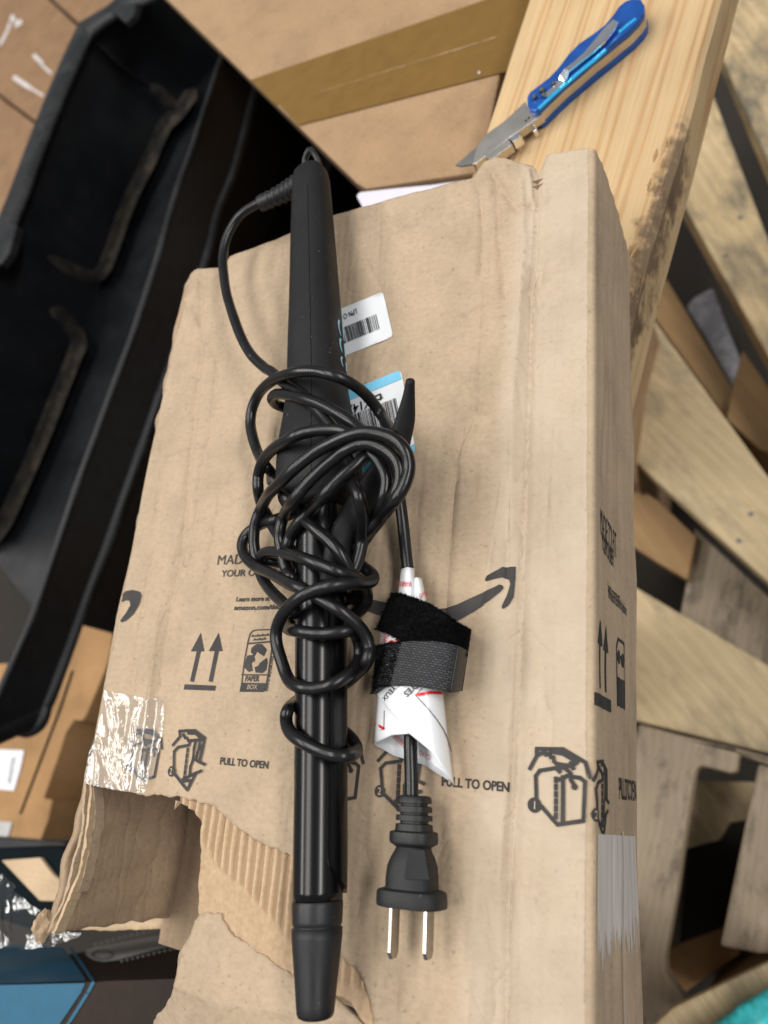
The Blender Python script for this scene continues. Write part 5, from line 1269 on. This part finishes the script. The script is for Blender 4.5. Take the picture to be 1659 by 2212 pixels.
# ------------------------------------------------------------------ lower left: open carton with a label, scraps, printed box
ZL = -0.42
oc = thing('labelled_carton', 'orange-brown carton with white address label, under the tote end', 'carton', tuple(P(60, 1650, FLOOR)))
slab('carton_body', [(-120, 1440), (60, 1430), (160, 1330), (250, 1320), (240, 1400), (231, 1436), (205, 1500), (188, 1540), (178, 1557), (159, 1556), (141, 1585), (133, 1612), (124, 1639), (108, 1685), (94, 1724), (113, 1727), (104, 1770), (87, 1815), (0, 1808), (-120, 1800)], ZL, ZL - FLOOR, 'kraft_orange', oc, 0.002)
Print().line([(156, 1450), (130, 1530), (90, 1635), (44, 1757)], 4.5).build('fold_slot', 'seam', oc, lambda u, v: P(u, v, ZL + 0.001), 40)
lb = Print().poly([(-40, 1622), (8, 1619), (52, 1621), (44, 1660), (30, 1708), (-40, 1702)]).build('address_label', 'sticker', oc, lambda u, v: P(u, v, ZL + 0.0015), 40)
pr = Print(); rnd = random.Random(6)
for k in range(13):
    t = k / 13; pr.line([(26 - 10 * t, 1638 + 56 * t), (33 - 10 * t + rnd.uniform(-3, 0), 1639 + 56 * t)], 2.0)
pr.build('barcode', 'ink', oc, lambda u, v: P(u, v, ZL + 0.0022), 40)
Print().poly([(-30, 1772), (26, 1776), (20, 1800), (14, 1812), (-30, 1812)]).build('grey_window', 'greybox', oc, lambda u, v: P(u, v, ZL + 0.0018), 40)
wc = slab('white_card', [(215, 1574), (206, 1580), (135, 1671), (155, 1730), (170, 1732), (260, 1690), (260, 1590)], -0.50, 0.006, 'sticker', None, 0.001)
wc.location.z = 0; tag(wc, 'blank white card lying between the labelled carton and the shipping box', 'card')
carton('low_carton', 'dark low carton under the white card', [(100, 1700), (300, 1480), (420, 1560), (420, 1790), (140, 1800)], -0.507, 'floor')
kb = slab('black_panel', [(-60, 1803), (131, 1818), (160, 1830), (150, 1862), (124, 1858), (0, 1850), (-60, 1846)], -0.33, 0.012, 'tote', None, 0.002); tag(kb, 'narrow black plastic panel between the labelled carton and the blue box', 'panel')
Q4 = lambda x, y: (0.4299 * x, 1590.9 + 0.4299 * y)
blue = thing('printed_box', 'glossy blue and dark brown printed box below the torn corner', 'box', tuple(P(200, 2200, -0.42)))
BZ1 = -0.118
fa, fb = P(0, 2128, BZ1), P(360, 2114, BZ1)
fd = (fb - fa).normalized(); fnn = Vector((-fd.y, fd.x, 0))
if fnn.y < 0: fnn = -fnn
x0 = fa - fd * 0.12; x1 = fa + fd * 0.27
slab_top = [x0, x1, x1 - fnn * 0.20, x0 - fnn * 0.20]
prism('box_body', slab_top, [p - Vector((0, 0, 0.30)) for p in slab_top], 'brownbox', blue, 0.0012)
tz = lambda e: (lambda u, v: P(u, v, BZ1 + e))
Print().poly([Q4(-160, 1254), Q4(0, 1249), Q4(428, 1240), Q4(405, 1290), Q4(300, 1445), Q4(200, 1600), Q4(-160, 1600)]).build('blue_panel', 'bluebox', blue, tz(0.0006), 30)
Print().line([Q4(468, 1236), Q4(440, 1290), Q4(345, 1440), Q4(300, 1510)], 7).build('blue_stripe', 'bluebox', blue, tz(0.0006), 30)
wallf = lambda e: (lambda u, v: PW(u, v, fa + fnn * e, fb + fnn * e))
Print().poly([Q4(-160, 1040), Q4(0, 1042), Q4(320, 1060), Q4(425, 1212), Q4(430, 1228), Q4(0, 1243), Q4(-160, 1246)]).build('blue_panel', 'bluebox', blue, wallf(0.0006), 30)
Print().line([Q4(355, 1062), Q4(455, 1210), Q4(466, 1225)], 7).build('blue_stripe', 'bluebox', blue, wallf(0.0006), 30)
Print().poly([Q4(*p) for p in ((428, 1086), (440, 1070), (470, 1060), (700, 1018), (905, 985), (910, 1040), (750, 1080), (590, 1124), (520, 1132), (470, 1122), (438, 1104))]).build('tool_picture', 'greybox', blue, wallf(0.0006), 30)
pr = Print(); rg = [(515 + 52 * math.cos(2 * math.pi * k / 24), 1096 + 21 * math.sin(2 * math.pi * k / 24)) for k in range(24)]
pr.line([Q4(*p) for p in rg], 2.2, True).build('ring_picture', 'ink', blue, wallf(0.0010), 30)
pr = Print()
for k in range(11):
    x = 600 + 27 * k; y = 1128 - 6.5 * k; pr.poly([Q4(x, y), Q4(x + 20, y - 5), Q4(x + 13, y + 9)])
for k in range(12):
    x = 470 + 30 * k; y = 1050 - 7.5 * k; pr.poly([Q4(x, y), Q4(x + 20, y - 6), Q4(x + 6, y - 13)])
pr.build('tooth_picture', 'greybox', blue, wallf(0.0006), 30)['kind'] = 'stuff'
us = prism('plain_carton', [p - fnn * 0.01 - Vector((0, 0, 0.3005)) for p in slab_top], [Vector((p.x, p.y, FLOOR)) - fnn * 0.01 for p in slab_top], 'kraft_dark', None, 0.002); tag(us, 'plain brown carton carrying the blue printed box', 'carton')
sk = slab('folded_card', [Q4(5, 622), Q4(200, 608), Q4(262, 690), Q4(300, 720), Q4(300, 830), Q4(198, 826)], -0.21, 0.004, 'kraft_torn', None, 0.001); tag(sk, 'flat tan card tucked beside the torn corner', 'card')
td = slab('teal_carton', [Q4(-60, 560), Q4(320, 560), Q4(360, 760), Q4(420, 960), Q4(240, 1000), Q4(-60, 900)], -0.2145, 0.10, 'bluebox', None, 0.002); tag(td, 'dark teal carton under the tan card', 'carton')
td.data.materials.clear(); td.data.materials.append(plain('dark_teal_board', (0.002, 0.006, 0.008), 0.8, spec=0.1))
sheet('inner_flap', ragged(xy([Q4(390, 972), Q4(430, 955), Q4(540, 930), Q4(700, 915), Q4(960, 905), Q4(985, 935), Q4(950, 962), Q4(760, 968), Q4(560, 975)], -0.085), 0.002, 0.0006, 3), 0.003, lambda x, y: -0.085 + 0.0015 * fractal(x, y, 40, 2), 'kraft_torn', box, th=0.002)
def zfilm(x, y): return -0.108 + 0.012 * fractal(x, y, 26, 5) + 0.006 * abs(noise.noise(Vector((x * 60, y * 45, 3))))
fm = sheet('plastic_film', ragged(xy([Q4(-80, 690), Q4(0, 698), Q4(60, 720), Q4(160, 800), Q4(240, 885), Q4(330, 965), Q4(420, 985), Q4(400, 1010), Q4(300, 1050), Q4(150, 1072), Q4(30, 1060), Q4(-80, 1050)], -0.108), 0.004, 0.002, 5), 0.003, zfilm, 'film', None)
tag(fm, 'crumpled clear plastic film over the blue printed box', 'film')

# ------------------------------------------------------------------ pallets far below, on the right
pal = thing('wooden_pallet', 'weathered wooden pallet with stained deck boards on the floor', 'pallet', tuple(P(1560, 900, FLOOR)))
PZ = -0.70
boards_ = [([(1500, -13), (1640, -250), (1900, 584), (1760, 584)], PZ + 0.002, 0.05, 'pallet1'), ([(1368, 250), (1501, 100), (1767, 800), (1788, 1000)], PZ, 0.05, 'pallet1'),
           ([(1250, 886), (1300, 536), (1760, 1168), (1760, 1350)], PZ, 0.024, 'pallet2'), ([(1300, 1539), (1300, 1225), (1700, 1461), (1700, 1636)], PZ - 0.01, 0.03, 'pallet2'),
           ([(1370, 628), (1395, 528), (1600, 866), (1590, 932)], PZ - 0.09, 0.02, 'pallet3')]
for q_, z_, t_, m_ in boards_: slab('deck_board', q_, z_, t_, m_, pal, 0.003)
for (u, v) in ((1600, 470), (1568, 552), (1622, 1110), (1596, 1168)):
    c = P(u, v, PZ + 0.0002); bm = bmesh.new(); bmesh.ops.create_cone(bm, cap_ends=True, segments=10, radius1=0.0034, radius2=0.003, depth=0.002, matrix=Matrix.Translation(c)); from_bm('nail_head', bm, 'steel_dark', pal)
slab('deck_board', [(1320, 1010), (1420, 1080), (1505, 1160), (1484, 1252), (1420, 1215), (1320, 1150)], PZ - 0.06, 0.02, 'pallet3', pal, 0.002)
slab('stringer', [(1500, 1140), (1665, 1292), (1640, 1452), (1560, 1400), (1468, 1328), (1484, 1250)], PZ - 0.08, PZ - 0.08 - FLOOR, 'stringer', pal, 0.003)
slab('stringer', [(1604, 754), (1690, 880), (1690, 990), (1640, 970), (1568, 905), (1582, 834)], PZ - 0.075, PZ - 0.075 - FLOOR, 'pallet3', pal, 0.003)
wr = slab('crumpled_wrap', [(1481, 662), (1500, 640), (1540, 618), (1566, 690), (1600, 775), (1584, 840), (1530, 740)], PZ - 0.16, 0.02, 'wrap', None, 0.006); tag(wr, 'pale crumpled wrap seen through the pallet gap', 'wrap')
nb = thing('notched_pallet', 'grey weathered pallet with rounded notches cut into its sides', 'pallet', tuple(P(1520, 1850, FLOOR)))
NZ_ = -0.72
slab('stringer', [(1380, 1562), (1480, 1590), (1596, 1616), (1700, 1645), (1700, 1668), (1639, 1644), (1597, 1629), (1591, 1667), (1577, 1670), (1540, 1660), (1514, 1654), (1503, 1661), (1497, 1691), (1486, 1760), (1474, 1836), (1462, 1925), (1449, 2000), (1436, 2074), (1440, 2107), (1452, 2124), (1481, 2163), (1470, 2185), (1400, 2240), (1300, 2240), (1320, 1750)], NZ_, 0.035, 'stringer', nb, 0.004, 'cutwood')
slab('stringer', [(1639, 1649), (1705, 1674), (1760, 1700), (1760, 2060), (1640, 2060), (1556, 2044), (1563, 2011), (1590, 1880), (1611, 1777)], NZ_, 0.035, 'stringer', nb, 0.004, 'cutwood')
slab('deck_board', [(1440, 1684), (1626, 1689), (1645, 1700), (1611, 1773), (1577, 1777), (1555, 1814), (1473, 1836), (1430, 1845)], NZ_ - 0.10, 0.02, 'pallet2', nb, 0.002)
slab('deck_board', [(1420, 2060), (1450, 2045), (1563, 2005), (1600, 2060), (1470, 2150), (1420, 2150)], NZ_ - 0.16, 0.02, 'kraft_orange', nb, 0.002)
slab('foot_block', [(1330, 1800), (1440, 1800), (1400, 2200), (1310, 2200)], NZ_ - 0.036, NZ_ - 0.036 - FLOOR, 'stringer', nb, 0.003)
slab('foot_block', [(1640, 1720), (1740, 1720), (1720, 2040), (1600, 2040)], NZ_ - 0.036, NZ_ - 0.036 - FLOOR, 'stringer', nb, 0.003)
lo_ = thing('loose_plank', 'loose pale plank beside the notched pallet and turquoise bag', 'plank', tuple(P(1600, 2140, FLOOR)))
slab('plank', [(1360, 2262), (1451, 2178), (1560, 2126), (1659, 2080), (1760, 2020), (1760, 2110), (1659, 2146), (1540, 2216), (1460, 2290)], -0.62, 0.02, 'pallet2', lo_, 0.003)
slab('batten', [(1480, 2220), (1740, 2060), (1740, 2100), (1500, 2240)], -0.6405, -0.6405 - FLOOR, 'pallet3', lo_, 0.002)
tq = sheet('turquoise_bag', ragged(xy([(1540, 2222), (1600, 2178), (1659, 2142), (1740, 2095), (1760, 2320), (1480, 2320)], -0.585), 0.006, 0.003, 2), 0.006, lambda x, y: -0.59 + 0.012 * fractal(x, y, 30, 3), 'aqua', None, th=0.02)
tag(tq, 'crinkled turquoise bag with white streaks on the loose plank', 'bag')
# post that carries the shipping box
pz = prism('timber_post', [Vector((-0.13, -0.02, BZ - 0.0005)), Vector((-0.065, -0.02, BZ - 0.0005)), Vector((-0.065, 0.11, BZ - 0.0005)), Vector((-0.13, 0.11, BZ - 0.0005))],
           [Vector((-0.13, -0.02, FLOOR)), Vector((-0.065, -0.02, FLOOR)), Vector((-0.065, 0.11, FLOOR)), Vector((-0.13, 0.11, FLOOR))], 'pallet3', None, 0.002)
tag(pz, 'upright timber post hidden under the shipping box', 'post')
